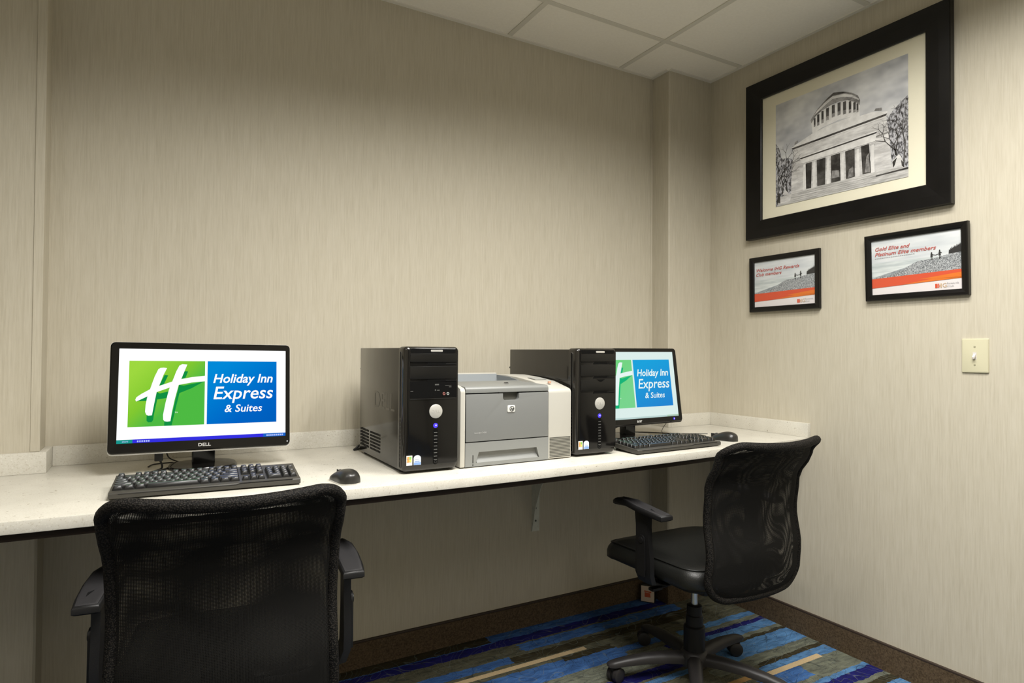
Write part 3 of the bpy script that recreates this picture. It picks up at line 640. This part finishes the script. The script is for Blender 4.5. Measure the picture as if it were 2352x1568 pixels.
# ------------------------------------------------------------------ cables
def cable(name, label, pts, r=.0022, m=wire):
    return tag(obj(name, tube(NB(), pts, r, 8), m), label, 'cable')
z0 = ZT+.0026
vc = cable('video_cable', 'black video cable with a chunky plug hanging below the left monitor', [(.008, 2.085, ZT+.058), (.009, 2.088, ZT+.035), (.016, 2.092, ZT+.012), (.010, 2.09, z0), (-.02, 2.04, z0), (.0, 2.06, z0), (.03, 2.10, z0), (.06, 2.16, z0)], .0028)
obj('plug', BOX(-.004, .018, 2.079, 2.091, ZT+.028, ZT+.082, bev=.003), blk, vc)
cable('power_cable', 'thin black cable looping down behind the left monitor stand', [(.045, 2.10, ZT+.075), (.028, 2.12, ZT+.055), (.035, 2.15, ZT+.025), (.065, 2.19, z0), (.04, 2.20, z0), (-.005, 2.19, z0), (-.02, 2.15, z0)], .002)
cable('monitor_cable', 'black cable looping from behind the right monitor towards the right wall', [(1.62, 2.12, z0), (1.70, 2.16, z0), (1.80, 2.17, ZT+.03), (1.83, 2.14, ZT+.06)], .0024)
cable('mouse_cable', 'black cable curving behind the right keyboard', [(1.60, 2.10, ZT+.004), (1.74, 2.13, z0), (1.86, 2.10, z0), (1.93, 2.02, z0), (1.95, 1.95, z0), (1.93, 1.90, z0)], .0022)
cable('speaker_cable', 'thin black cable dropping from the right monitor corner to the desk', [(1.965, 2.02, ZT+.075), (1.945, 2.05, ZT+.035), (1.93, 2.05, z0), (1.955, 2.01, z0), (2.02, 1.97, z0), (2.08, 1.93, z0)], .0012)
cable('tower_cable', 'black cable bunched behind the left-hand tower', [(.65, 2.165, ZT+.02), (.628, 2.185, ZT+.018), (.612, 2.182, ZT+.008), (.606, 2.18, ZT+.0045), (.63, 2.20, ZT+.0045), (.68, 2.22, ZT+.0045)], .004)

# ------------------------------------------------------------------ framed pictures (built facing -Y, hung on the right wall)
fr_blk = mat('black_frame_lacquer', (.005, .0045, .0043), .3, spec=.3, var=.2, vscale=20)
glass_m = glass()
def framed(name, label, cat, centre_y, zc, w, h, mould, thick, loc_x, tilt=0, group=None, edge=.0015):
    t = thing(name, label, cat, (loc_x, centre_y, zc), 0, group)
    t.rotation_euler = (0, 0, R(-90))
    if tilt: t.rotation_euler = Matrix.Rotation(R(-90), 4, 'Z').to_3x3().to_4x4().to_euler() if False else (R(0), 0, R(-90))
    hw, hh = w/2, h/2
    prof = [(0, 0), (0, -thick+.004), (.002, -thick), (mould*.45, -thick+.001), (mould-.004, -thick+.004), (mould, -thick+.007), (mould, -.004), (0, 0)]
    bm = NB(); loft(bm, [[(p[0], y, p[1]) for p in ((-hw+i, -hh+i), (hw-i, -hh+i), (hw-i, hh-i), (-hw+i, hh-i))] for i, y in prof], cap=False)
    obj('frame', bm, fr_blk, t, smooth=None)
    obj('backing', BOX(-hw+.003, hw-.003, -.004, -.001, -hh+.003, hh-.003), blk, t, smooth=None)
    gl = NB(); yy = -thick+.0085; poly(gl, [(-hw+mould-.002, -hh+mould-.002), (hw-mould+.002, -hh+mould-.002), (hw-mould+.002, hh-mould+.002), (-hw+mould-.002, hh-mould+.002)], yy); obj('glazing', gl, glass_m, t, smooth=None)
    return t, yy
def ink(name, a, b=None, scale=30, lo=.4, hi=.6, detail=4, stretch=(1, 1, 1)):
    m, nt, p = new_mat(name); g = NT(nt)
    p.inputs['Roughness'].default_value = .7; p.inputs['Specular IOR Level'].default_value = .2
    if b is None: p.inputs['Base Color'].default_value = (*a, 1); return m
    tc = g.n('ShaderNodeTexCoord').outputs['Object']; mp = g.n('ShaderNodeMapping'); mp.inputs['Scale'].default_value = stretch; g.l(tc, mp.inputs[0])
    g.l(g.ramp(g.noise(mp.outputs[0], scale, detail, .65), [(lo, a), (hi, b)]), p.inputs['Base Color']); return m

# the large picture: a domed, columned stone monument in black and white
PY0, PY1, PZ0, PZ1 = 1.819, 1.2555, 1.8390, 2.2938
pic, gy_ = framed('framed_picture', 'large black framed black-and-white print of a domed stone monument', 'picture', (1.9710+1.1095)/2, (1.7102+2.4275)/2, .8615, .7173, .083, .027, XR-.0015)
matb = mat('cream_mat_board', (.80, .76, .60), .8)
cyc, czc = (1.9710+1.1095)/2, (1.7102+2.4275)/2
obj('mat_board', BOX(-.355, .355, -.012, -.008, -.283, .283), matb, pic, smooth=None)
PU = lambda u, v: ((cyc-PY0)+u*(PY0-PY1), (PZ0-czc)+v*(PZ1-PZ0))
g_sky = ink('print_sky', (.38, .39, .42), (.78, .78, .77), 5, .32, .66, 3, (1, 1, 1.6)); g_st = ink('print_stone', (.50, .49, .48), (.80, .79, .77), 24, .35, .65, 4, (.6, 1, 2.4)); g_st2 = ink('print_stone_light', (.70, .69, .67), (.88, .87, .85), 30, .35, .65); g_dk = ink('print_dark', (.025, .023, .022), (.09, .085, .08), 20); g_mid = ink('print_mid', (.16, .155, .15), (.34, .33, .32), 40); g_tree = ink('print_tree', (.045, .043, .045), (.55, .55, .58), 95, .42, .58, 5, (1.5, 1, .8)); g_step = ink('print_steps', (.36, .355, .34), (.66, .65, .63), 60, .35, .65, 4, (.25, 1, 2))
PM = [g_sky, g_st, g_st2, g_dk, g_mid, g_tree, g_step]
L = []
def P_(pts, mi, y): L.append(([PU(*p) for p in pts], mi, y))
P_([(0, 0), (1, 0), (1, 1), (0, 1)], 0, -.0123)
P_([(.857, .513), (.885, .55), (.905, .58), (.93, .60), (.955, .63), (.97, .64), (1, .665), (1, .07), (.898, .1), (.878, .4)], 5, -.0125)
P_([(0, .62), (.02, .59), (.038, .541), (.052, .46), (.08, .45), (.113, .443), (.155, .42), (.145, .382), (.136, .097), (.047, .085), (.019, 0), (0, 0)], 5, -.0125)
P_([(.159, .511), (.857, .544), (.878, .4), (.894, .095), (.258, .095), (.136, .095), (.145, .382)], 1, -.0126)
P_([(.315, .71), (.309, .703), (.319, .60), (.395, .63), (.462, .64), (.526, .65), (.612, .64), (.678, .615), (.678, .731), (.589, .797), (.462, .805), (.362, .769)], 2, -.0127)
for x, zl, zh in ((.336, .66, .74), (.365, .66, .763), (.399, .668, .780), (.438, .68, .792), (.483, .69, .800), (.527, .69, .803), (.568, .682, .795), (.608, .676, .780), (.641, .668, .758), (.662, .66, .738)):
    w_ = .007 if x < .35 or x > .65 else (.009 if x < .4 or x > .6 else .0115)
    P_([(x-w_, zl), (x+w_, zl+.002), (x+w_, zh), (x-w_, zh)], 3, -.0129)
    P_([(x-w_, zl), (x+w_, zl+.002), (x+w_, (zl+zh)/2-.02), (x-w_, (zl+zh)/2-.02)], 4, -.0130)
P_([(.303, .734), (.323, .765), (.362, .818), (.429, .876), (.478, .907), (.558, .884), (.62, .85), (.666, .805), (.681, .757), (.678, .717), (.65, .754), (.589, .799), (.526, .813), (.462, .807), (.396, .786), (.345, .757), (.309, .701)], 4, -.0131)
P_([(.32, .755), (.36, .806), (.43, .858), (.478, .880), (.558, .866), (.62, .833), (.67, .778), (.672, .762), (.62, .810), (.558, .842), (.478, .856), (.43, .832), (.362, .785)], 1, -.0132)
P_([(.396, .842), (.44, .88), (.486, .91), (.558, .886), (.60, .862), (.558, .874), (.478, .884)], 3, -.0133)
P_([(.168, .546), (.24, .575), (.319, .605), (.445, .63), (.612, .639), (.68, .622), (.758, .62), (.868, .584), (.857, .548), (.159, .511)], 2, -.0128)
P_([(.143, .535), (.869, .578), (.857, .538), (.155, .508)], 2, -.0134); P_([(.145, .527), (.866, .568), (.857, .550), (.152, .510)], 3, -.0135)
P_([(.213, .418), (.799, .449), (.784, .354), (.227, .344)], 2, -.0136); P_([(.213, .408), (.799, .440), (.793, .427), (.222, .396)], 3, -.0137); P_([(.226, .352), (.785, .364), (.785, .360), (.226, .348)], 4, -.0137)
P_([(.136, .385), (.215, .40), (.215, .391), (.136, .375)], 4, -.0135); P_([(.79, .405), (.88, .413), (.88, .402), (.79, .395)], 4, -.0135)
for q in ([(.262, .344), (.314, .341), (.308, .1), (.267, .104)], [(.353, .344), (.424, .346), (.42, .101), (.357, .104)], [(.465, .348), (.534, .348), (.537, .103), (.467, .104)], [(.573, .350), (.642, .353), (.643, .107), (.58, .105)], [(.687, .354), (.743, .356), (.757, .108), (.698, .110)]): P_(q, 3, -.0138)
for x in (.252, .333, .444, .554, .664, .768): P_([(x-.012, .10), (x+.014, .10), (x+.010, .342), (x-.008, .342)], 2, -.0139); P_([(x-.014, .338), (x+.016, .338), (x+.016, .350), (x-.014, .350)], 1, -.0140)
P_([(.47, .14), (.53, .14), (.525, .2), (.475, .21)], 4, -.0139); P_([(.59, .11), (.635, .11), (.63, .2), (.60, .18)], 4, -.0139); P_([(.715, .12), (.75, .115), (.742, .28), (.725, .25)], 4, -.0139)
P_([(.038, .086), (.258, .104), (.796, .098), (.846, .105), (1, .078), (1, 0), (.019, 0)], 6, -.0138)
for k in range(5): P_([(.16, .012+k*.018), (.80, .016+k*.016), (.80, .018+k*.016), (.16, .0145+k*.018)], 4, -.0139)
P_([(.789, .071), (1, .078), (1, .062), (.789, .060)], 3, -.0139); P_([(.043, .081), (.145, .086), (.131, .032), (.043, .019)], 1, -.0140)
P_([(.898, .156), (.922, .183), (.942, .202), (.958, .17), (.969, .133), (.975, .084), (.894, .096)], 1, -.0139); P_([(.90, .15), (.93, .18), (.915, .12), (.905, .10)], 3, -.0140); P_([(.955, .15), (.975, .12), (.975, .08), (.96, .1)], 3, -.0140)
P_([(.06, .10), (.085, .15), (.10, .13), (.12, .09)], 1, -.0139); P_([(.01, .05), (.04, .13), (.045, .02)], 3, -.0139)
P_([(.168, .55), (.2, .57), (.195, .585), (.172, .575)], 4, -.0139); P_([(.78, .625), (.83, .607), (.83, .63), (.79, .64)], 4, -.0139)
rng = random.Random(3)
def branch(x, z, a, ln, d):
    if d == 0 or ln < .012: return
    x2, z2 = x+ln*math.cos(a), z+ln*math.sin(a)
    if x2 > .995 or x2 < .005: return
    w_ = .0016*d*.55; nx, nz = -math.sin(a)*w_, math.cos(a)*w_
    P_([(x-nx, z-nz), (x+nx, z+nz), (x2+nx*.6, z2+nz*.6), (x2-nx*.6, z2-nz*.6)], 3, -.0127-.00001*d)
    for s in (-1, 1): branch(x2, z2, a+s*rng.uniform(.25, .6), ln*rng.uniform(.6, .85), d-1)
branch(.945, .10, 1.75, .14, 6); branch(.97, .12, 1.5, .16, 6); branch(.92, .2, 1.7, .09, 5); branch(.06, .10, 1.5, .1, 6); branch(.025, .06, 1.6, .16, 6); branch(.10, .12, 1.6, .09, 5)
bm = NB()
for pts, mi, y in L: poly(bm, pts, y, mi)
obj('print', bm, PM, pic, None, None)

# small loyalty-club prints
s_sky = ink('card_sky', (.46, .50, .53), (.72, .74, .74), 9, .3, .7, 2, (.5, 1, 3)); s_sea = ink('card_sea', (.40, .45, .46), (.66, .70, .69), 16, .35, .65, 3, (.35, 1, 4)); s_peb = ink('card_pebbles', (.07, .08, .09), (.52, .54, .55), 420, .38, .62, 2); s_dk = ink('card_dark', (.03, .03, .03)); s_sh = ink('card_shore', (.22, .25, .27), (.35, .38, .4), 60)
s_red = ink('card_red', (.62, .085, .035)); s_or = ink('card_orange', (.68, .17, .022)); s_wh = ink('card_white', (.72, .68, .68)); s_txt = ink('card_text_red', (.50, .10, .085)); s_gr = ink('card_text_grey', (.36, .36, .37)); s_tan = ink('card_logo_tan', (.55, .40, .26))
def card(name, label, yl, yr, zb, zt_, inner, thick, lines, tilt):
    w, h = yl-yr, zt_-zb
    t, gy = framed(name, label, 'picture', (yl+yr)/2, (zb+zt_)/2, w, h, (w-inner[0])/2, thick, XR-.003, group='small framed notices')
    t.rotation_euler = (Matrix.Rotation(R(-90), 4, 'Z') @ Matrix.Rotation(tilt, 4, 'X')).to_euler()
    iw, ih = inner
    Q = lambda u, v: (-iw/2+u*iw, -ih/2+v*ih)
    y0 = gy+.003
    bm = NB()
    def pl(pts, mi, k): poly(bm, [Q(*p) for p in pts], y0-.0002*k, mi)
    pl([(-.01, -.01), (1.01, -.01), (1.01, 1.01), (-.01, 1.01)], 7, 0)
    pl([(-.01, .5), (1.01, .5), (1.01, 1.01), (-.01, 1.01)], 0, 1)
    pl([(-.01, .3), (1.01, .3), (1.01, .585), (-.01, .585)], 1, 2)
    pl([(.0, .315), (.13, .335), (.263, .356), (.40, .45), (.538, .542), (.69, .554), (.869, .599), (1.01, .617), (1.01, .32), (0, .30)], 2, 3)
    pl([(.037, .328), (.2, .385), (.45, .468), (.34, .40), (.22, .34)], 4, 4)
    tr = [(.869, .605), (.873, .672)]
    for k in range(10): tr += [(.885+k*.0125, .668+k*.008), (.890+k*.0125, .70+k*.0085+.012*(k % 2))]
    pl(tr+[(1.01, .76), (1.01, .617)], 3, 4)
    for fx, fz, hh in ((.691, .53, .13), (.777, .54, .15)):   # two small figures holding hands
        pl([(fx-.010, fz), (fx-.003, fz+hh*.45), (fx+.002, fz)], 3, 4); pl([(fx+.004, fz), (fx+.003, fz+hh*.45), (fx+.012, fz+.004)], 3, 4)
        pl([(fx-.012, fz+hh*.35), (fx+.012, fz+hh*.35), (fx+.010, fz+hh*.8), (fx-.010, fz+hh*.8)], 3, 5)
        pl([(fx+.008*math.cos(a), fz+hh*.9+.017*math.sin(a)) for a in [2*math.pi*i/8 for i in range(8)]], 3, 5)
    pl([(.698, .625), (.735, .612), (.77, .628), (.77, .618), (.735, .602), (.698, .613)], 3, 5)
    pl([(.78, .655), (.802, .635), (.80, .628), (.78, .64)], 3, 5)
    pl([(-.01, .13), (1.01, .19), (1.01, .335), (-.01, .30)], 5, 5)
    pl([(.55, .225), (1.01, .19), (1.01, .29)], 6, 6)
    pl([(.35, .155), (1.01, .19), (1.01, .21), (.7, .215)], 6, 6)
    # club emblem: three blocks
    pl([(.722, .05), (.748, .05), (.748, .122), (.722, .122)], 5, 6); pl([(.754, .05), (.766, .05), (.766, .122), (.754, .122)], 5, 6); pl([(.778, .05), (.792, .05), (.792, .122), (.778, .122)], 9, 6); pl([(.766, .078), (.778, .078), (.778, .094), (.766, .094)], 9, 6)
    if len(lines) == 3:
        for k in range(22): pl([(.04+k*.0215, .660+k*.0005), (.055+k*.0215, .660+k*.0005), (.055+k*.0215, .672+k*.0005), (.04+k*.0215, .672+k*.0005)], 8, 6)
    o = obj('print', bm, [s_sky, s_sea, s_peb, s_dk, s_sh, s_red, s_or, s_wh, s_gr, s_tan], t, None, None)
    tx = lambda body, u, v, sz, m, sh=.32, width=None, b=0: text('lettering', body, sz, m, o, T(Q(u, v)[0], y0-.0016, Q(u, v)[1]), sh, b, 'LEFT', width, ext=0)
    for (body, u, v, wd) in lines[:2]: tx(body, u, v, ih*.092, s_txt, .32, wd*iw, .0002)
    tx('G', .797, .086, ih*.10, s_tan, 0); tx('Rewards', .845, .115, ih*.042, s_gr, 0, .12*iw); tx('Club', .845, .068, ih*.042, s_gr, 0, .07*iw)
    return t
card('framed_notice', 'smaller left framed notice with a red band, under the large picture', 1.9575, 1.6083, 1.3765, 1.6270, (.3040, .2115), .0175, [('Welcome IHG Rewards', .025, .80, .72), ('Club members', .022, .706, .44)], R(.5))
card('framed_notice', 'larger right framed notice with a red band, above the light switch', 1.4145, 1.0610, 1.3915, 1.6425, (.308, .2095), .0195, [('Gold Elite and', .038, .83, .41), ('Platinum Elite members', .038, .735, .70), 0], R(2.2))

# ------------------------------------------------------------------ light switch
sw = thing('light_switch', 'ivory toggle light switch plate on the right wall', 'switch', (XR, 1.0490, 1.1843), R(-90))
ivory = mat('ivory_plastic', (.56, .53, .37), .35)
bm = NB(); loft(bm, [[(p[0], y, p[1]) for p in rrect(-a, a, -b, b, .003)] for a, b, y in ((.0400, .0575, 0), (.0400, .0575, -.003), (.0385, .056, -.0055), (.036, .0535, -.0062))]); obj('plate', bm, ivory, sw)
wh = mat('white_toggle', (.62, .58, .54), .4)
obj('toggle_well', BOX(-.0055, .0055, -.0068, -.002, -.012, .012), wh, sw)
obj('toggle', PRISM([(-.006, -.003), (-.016, -.0105), (-.017, -.004), (-.006, .008)], -.0038, .0038, 'x', bev=.0008), wh, sw)
for z in (.0305, -.0305): obj('screw', lathe(NB(), [(.0032, -.006), (.0028, -.0072), (.0001, -.0074)], 12, (0, 0, z), 'y'), mat('ivory_screw', (.33, .31, .21), .4), sw)

# ------------------------------------------------------------------ small box with a label on the floor
bx = thing('bait_box', 'small black box with a white and red label on the floor below the countertop', 'box', (2.040, 2.262, 0), R(-52.5))
obj('housing', BOX(-.033, .033, 0, .030, 0, .082, bev=.003), blk, bx)
lb = obj('label_card', BOX(-.031, .031, -.0008, 0, .004, .077), mat('label_paper', (.68, .56, .44), .7), bx, smooth=None)
bm = NB(); poly(bm, [(-.014, .026), (.014, .026), (.012, .046), (-.014, .048)], -.0011); poly(bm, [(-.016, .050), (.017, .047), (.017, .053), (-.016, .056)], -.0011); obj('label_print', bm, mat('label_red', (.55, .10, .04), .7), lb, smooth=None)

# ------------------------------------------------------------------ task chairs
cmesh = mesh_fabric(); sleeve = weave('chair_sleeve_weave', (.009, .0078, .0065)); cpl = mat('chair_black_plastic', (.008, .0078, .008), .45, spec=.3, bump=.12, bscale=600); pad_m = mat('armrest_grey_black', (.026, .025, .026), .5, spec=.35, bump=.2, bscale=900)
vinyl = mat('black_vinyl', (.011, .0112, .010), .36, spec=.4, bump=.25, bscale=420); chrome = mat('chrome_lift', (.62, .64, .64), .25, metal=1); leg_m = mat('base_nylon', (.023, .021, .021), .42, spec=.35)
def chair(loc, rotz, label, bend=1.0):
    t = thing('office_chair', label, 'chair', loc, rotz, 'mesh back office chairs')
    # ---- back: outline in (s across, z up) bent in plan and in profile
    ZB, ZTOP = .395, .924
    def prof(z):
        k = (z-ZB)/(ZTOP-ZB)
        pts = [(0, -.285), (.12, -.302), (.28, -.308), (.5, -.292), (.7, -.302), (.88, -.351), (1.0, -.398)]
        for (a, b), (c, d) in zip(pts, pts[1:]):
            if k <= c or c == 1.0:
                f = (k-a)/(c-a); f = f*f*(3-2*f) if .05 < a < .95 else f; return b+(d-b)*f
    def halfw(z):
        k = (z-ZB)/(ZTOP-ZB); return .226-.012*math.sin(math.pi*min(1, max(0, k)))+.004*k
    def surf(x, z, off=0): return (x, prof(z)+.042*(x/.22)**2-.0+off, z-.012*(1-(min(1, abs(x)/.21))**2)*max(0, (z-.8)/.11))
    def outline(inset=0, n=9):
        out = []; rb, rt_ = .085, .056
        zb, zt2 = ZB+inset, ZTOP-inset
        hwb, hwt = halfw(zb)-inset, halfw(zt2)-inset
        for cx, cz, r, a0 in ((hwt-rt_, zt2-rt_, rt_, 0), (-(hwt-rt_), zt2-rt_, rt_, 90), (-(hwb-rb), zb+rb, rb, 180), (hwb-rb, zb+rb, rb, 270)):
            for i in range(n+1):
                a = R(a0+90*i/n); out.append((cx+r*math.cos(a), cz+r*math.sin(a)))
            nxt = None
        # resample straight runs so that they follow the bend
        res = []
        for i, p in enumerate(out):
            q = out[(i+1) % len(out)]; d = math.hypot(q[0]-p[0], q[1]-p[1]); m_ = max(1, int(d/.03))
            for j in range(m_):
                x, z = p[0]+(q[0]-p[0])*j/m_, p[1]+(q[1]-p[1])*j/m_
                if abs(z-ZB) > .08 and abs(z-ZTOP) > .05 : x = math.copysign(halfw(z)-inset, x)
                res.append((x, z))
        return res
    bm = NB(); tube(bm, [surf(x, z) for x, z in outline(.011)], .0125, 10, 0, True); obj('back_frame', bm, sleeve, t, smooth=80)
    # thicker rolled top
    bm = NB(); tp = [(-.200, .892)]+[(-.178+.356*i/14, .9115) for i in range(15)]+[(.200, .892)]
    tube(bm, [surf(x, z) for x, z in tp], lambda f: .0135*min(1, .6+3*min(f, 1-f)), 12, 3); obj('top_roll', bm, sleeve, t, smooth=80)
    # two layers of open mesh
    def layer(off, ripple, seed):
        bm = NB(); uvl = bm.loops.layers.uv.new('UVMap'); nz, nx = 40, 28; grid = []
        rg = random.Random(seed); ph = [rg.uniform(0, 6) for _ in range(6)]
        for i in range(nz+1):
            z = ZB+.010+(ZTOP-.018-ZB)*i/nz; hw = halfw(z)-.010
            db, dt = z-ZB-.010, ZTOP-.008-z
            if db < .075: hw -= .075-math.sqrt(max(0, .075**2-(.075-db)**2))
            if dt < .045: hw -= .045-math.sqrt(max(0, .045**2-(.045-dt)**2))
            row = []
            for j in range(nx+1):
                s = -1+2*j/nx; x = hw*s; e = (1-s*s)*min(1, db/.06, dt/.05)
                rp = ripple*e*(math.sin(z*17+x*20+ph[0])+.8*math.sin(x*36-z*11+ph[1])+.7*math.sin((x+z)*27+ph[2])+.5*math.sin((x*x*14+z*z*12)*3+ph[3]))
                p = surf(x, z, (off+rp)*min(1, e*6)); row.append((bm.verts.new(p), (x, z)))
            grid.append(row)
        for i in range(nz):
            for j in range(nx):
                q = [grid[i][j], grid[i][j+1], grid[i+1][j+1], grid[i+1][j]]
                f = bm.faces.new([v for v, _ in q])
                for lp, (_, uv) in zip(f.loops, q): lp[uvl].uv = (uv[0]+off*.12+.03*off*math.sin(uv[1]*20), uv[1]*(1+off*.9))
        return bm
    obj('mesh_panel', layer(-.010, .0012, 1), cmesh, t, smooth=80); obj('mesh_panel', layer(.010, .0022, 2), cmesh, t, smooth=80)
    # spine plate joining seat and back
    bm = NB(); loft(bm, [[(sx*w_, y+th, z) for sx, th in ((-1, 0), (1, 0), (1, .008), (-1, .008))] for w_, y, z in ((.04, -.05, .408), (.04, -.2, .405), (.04, -.255, .414), (.045, -.272, .45), (.05, -.272, .54))]); obj('back_bracket', bm, cpl, t)
    # ---- seat
    bm = NB(); rings = []
    for inset, z, dz in ((.03, .419, 0), (.008, .424, 0), (0, .436, 0), (0, .459, 0), (.004, .474, 0), (.013, .486, 0), (.03, .494, 0), (.07, .499, 0), (.15, .497, 0)):
        rings.append([(x, y, z-max(0, y-.10)**1.6*.55*(1 if z > .434 else .75)) for x, y in rrect(-.235+inset, .235-inset, -.235+inset, .262-inset, max(.075-inset*.3, .02), 7)])
    loft(bm, rings); obj('seat', bm, vinyl, t, smooth=70)
    bm = NB(); tube(bm, [(x, y, .4885-max(0, y-.10)**1.6*.55) for x, y in rrect(-.222, .222, -.222, .249, .072, 7)], .0028, 6, 0, True); obj('seat_piping', bm, vinyl, t, smooth=80)
    obj('seat_pan', PRISM(rrect(-.20, .20, -.2, .2, .05), .406, .424, 'z', bev=.004), cpl, t)
    bm = NB(); box(bm, -.075, .075, -.12, .11, .350, .408, bev=.012); m_ = obj('tilt_mechanism', bm, cpl, t)
    bm = NB(); tube(bm, [(-.07, -.02, .382), (-.17, -.03, .379), (-.2, -.03, .377)], .006, 8, 3); box(bm, -.235, -.19, -.042, -.018, .372, .382, bev=.003); obj('height_lever', bm, cpl, m_)
    # ---- arms
    for s in (-1, 1):
        sh = [(.0225*s*-1+s*.268, -.148), (s*.2955, -.148), (s*.300, -.10), (s*.301, -.03), (s*.296, .04), (s*.284, .105), (s*.278, .122), (s*.252, .122), (s*.242, .105), (s*.240, .03), (s*.2415, -.06)]
        bm = NB(); sl = lambda y: .640+.020*(y+.148)/.27
        b = bmesh.new()
        for k, (zo, ins) in enumerate(((0, .004), (.004, .0), (.014, .0), (.019, .003), (.021, .008))):
            pass
        cx, cy = s*.270, -.01
        def rg_(zo, ins): return [(x+(cx-x)/abs(cx-x+1e-6)*min(ins, abs(cx-x)), y+(cy-y)/abs(cy-y+1e-6)*min(ins, abs(cy-y)), sl(y)+zo-(max(0, y-.085)*.5)) for x, y in sh]
        loft(bm, [rg_(0, .005), rg_(.004, 0), rg_(.014, 0), rg_(.019, .003), rg_(.0205, .008)]); b.free()
        a = obj('armrest', bm, cpl, t, smooth=50)
        o = obj('arm_pad', loft(NB(), [rg_(.0200, .005), rg_(.0215, .007), rg_(.022, .012)]), pad_m, a, smooth=50)
        # upright: tapered post, then a foot turning in under the seat
        bm = NB()
        loft(bm, [[(s*(xo+dx), yc+dy*hw, z) for dx, dy in ((-.009, -1), (.009, -1), (.013, 0), (.009, 1), (-.009, 1))] for xo, yc, hw, z in ((.268, -.030, .034, .648), (.268, -.032, .030, .60), (.268, -.035, .032, .54), (.268, -.037, .038, .49), (.267, -.037, .038, .440), (.256, -.037, .034, .410), (.20, -.037, .03, .398), (.10, -.037, .028, .397))])
        obj('arm_post', bm, cpl, a, smooth=60)
        bm = NB(); loft(bm, [[(s*(.2815+dx), -.036+hw*c, z) for dx, c in ((-.002, -1), (.003, -1), (.003, 1), (-.002, 1))] for z, hw in ((.435, .017), (.46, .020), (.55, .018), (.566, .014), (.572, .006))]); obj('arm_slide', bm, cpl, a, smooth=50)
        obj('arm_knob', lathe(NB(), [(.012, .008*s), (.011, .015*s), (.0001, .017*s)], 16, (s*.272, -.036, .555), 'x'), cpl, a)
    # ---- column and base
    obj('gas_lift', lathe(NB(), [(.0125, .19), (.0125, .355)], 20), chrome, t)
    obj('column_cover', lathe(NB(), [(.038, .075), (.038, .195), (.035, .198), (.030, .20), (.030, .235), (.027, .238), (.027, .270), (.020, .273), (.013, .274)], 28), cpl, t)
    hub = obj('star_base', lathe(NB(), [(.045, .055), (.052, .065), (.052, .095), (.044, .108), (.038, .112)], 28), leg_m, t)
    for k in range(5):
        an = R(10.5+72*k)-rotz; d = Vector((math.cos(an), math.sin(an), 0)); n = Vector((-d.y, d.x, 0))
        bm = NB(); rr_ = []
        for f, hw, zt3, th in ((.03, .026, .104, .036), (.10, .024, .106, .034), (.18, .022, .101, .030), (.25, .020, .090, .026), (.295, .019, .080, .022), (.315, .016, .073, .014), (.322, .008, .068, .005)):
            rr_.append([tuple(d*f+n*hw*c+Vector((0, 0, zt3-th*(1-h)))) for c, h in ((-1, .0), (-1, .55), (-.6, .92), (0, 1), (.6, .92), (1, .55), (1, 0))])
        loft(bm, rr_); obj('leg', bm, leg_m, hub, smooth=60)
        c = d*.298
        ca = an+(.9, -.5, 2.2, .4, 1.4)[k]; cx_ = Vector((math.cos(ca), math.sin(ca), 0)); cn = Vector((-cx_.y, cx_.x, 0))
        cc = c+cn*.012
        xf = Matrix.Translation((cc.x, cc.y, .026)) @ Matrix.Rotation(ca, 4, 'Z')
        bm = NB(); lathe(bm, [(.0235, -.004), (.0235, .004)], 18, (0, 0, 0), 'x'); box(bm, -.006, .006, -.02, .012, .0, .034, bev=.003); lathe(bm, [(.006, .02), (.006, .05)], 10, (0, -.012, 0)); cs = obj('caster', bm, cpl, t, xf)
        for s in (-1, 1): obj('wheel', lathe(NB(), [(.008, .004*s), (.026, .006*s), (.026, .021*s), (.022, .0235*s), (.010, .025*s), (.0001, .025*s)], 22, (0, 0, 0), 'x'), leg_m, cs, xf)
    return t
chair((.164, 1.664, 0), R(-6.6), 'black mesh-back office chair nearest the camera, at the left monitor')
chair((1.712, 1.650, 0), R(-.8), 'black mesh-back office chair with vinyl seat, at the right end of the countertop')
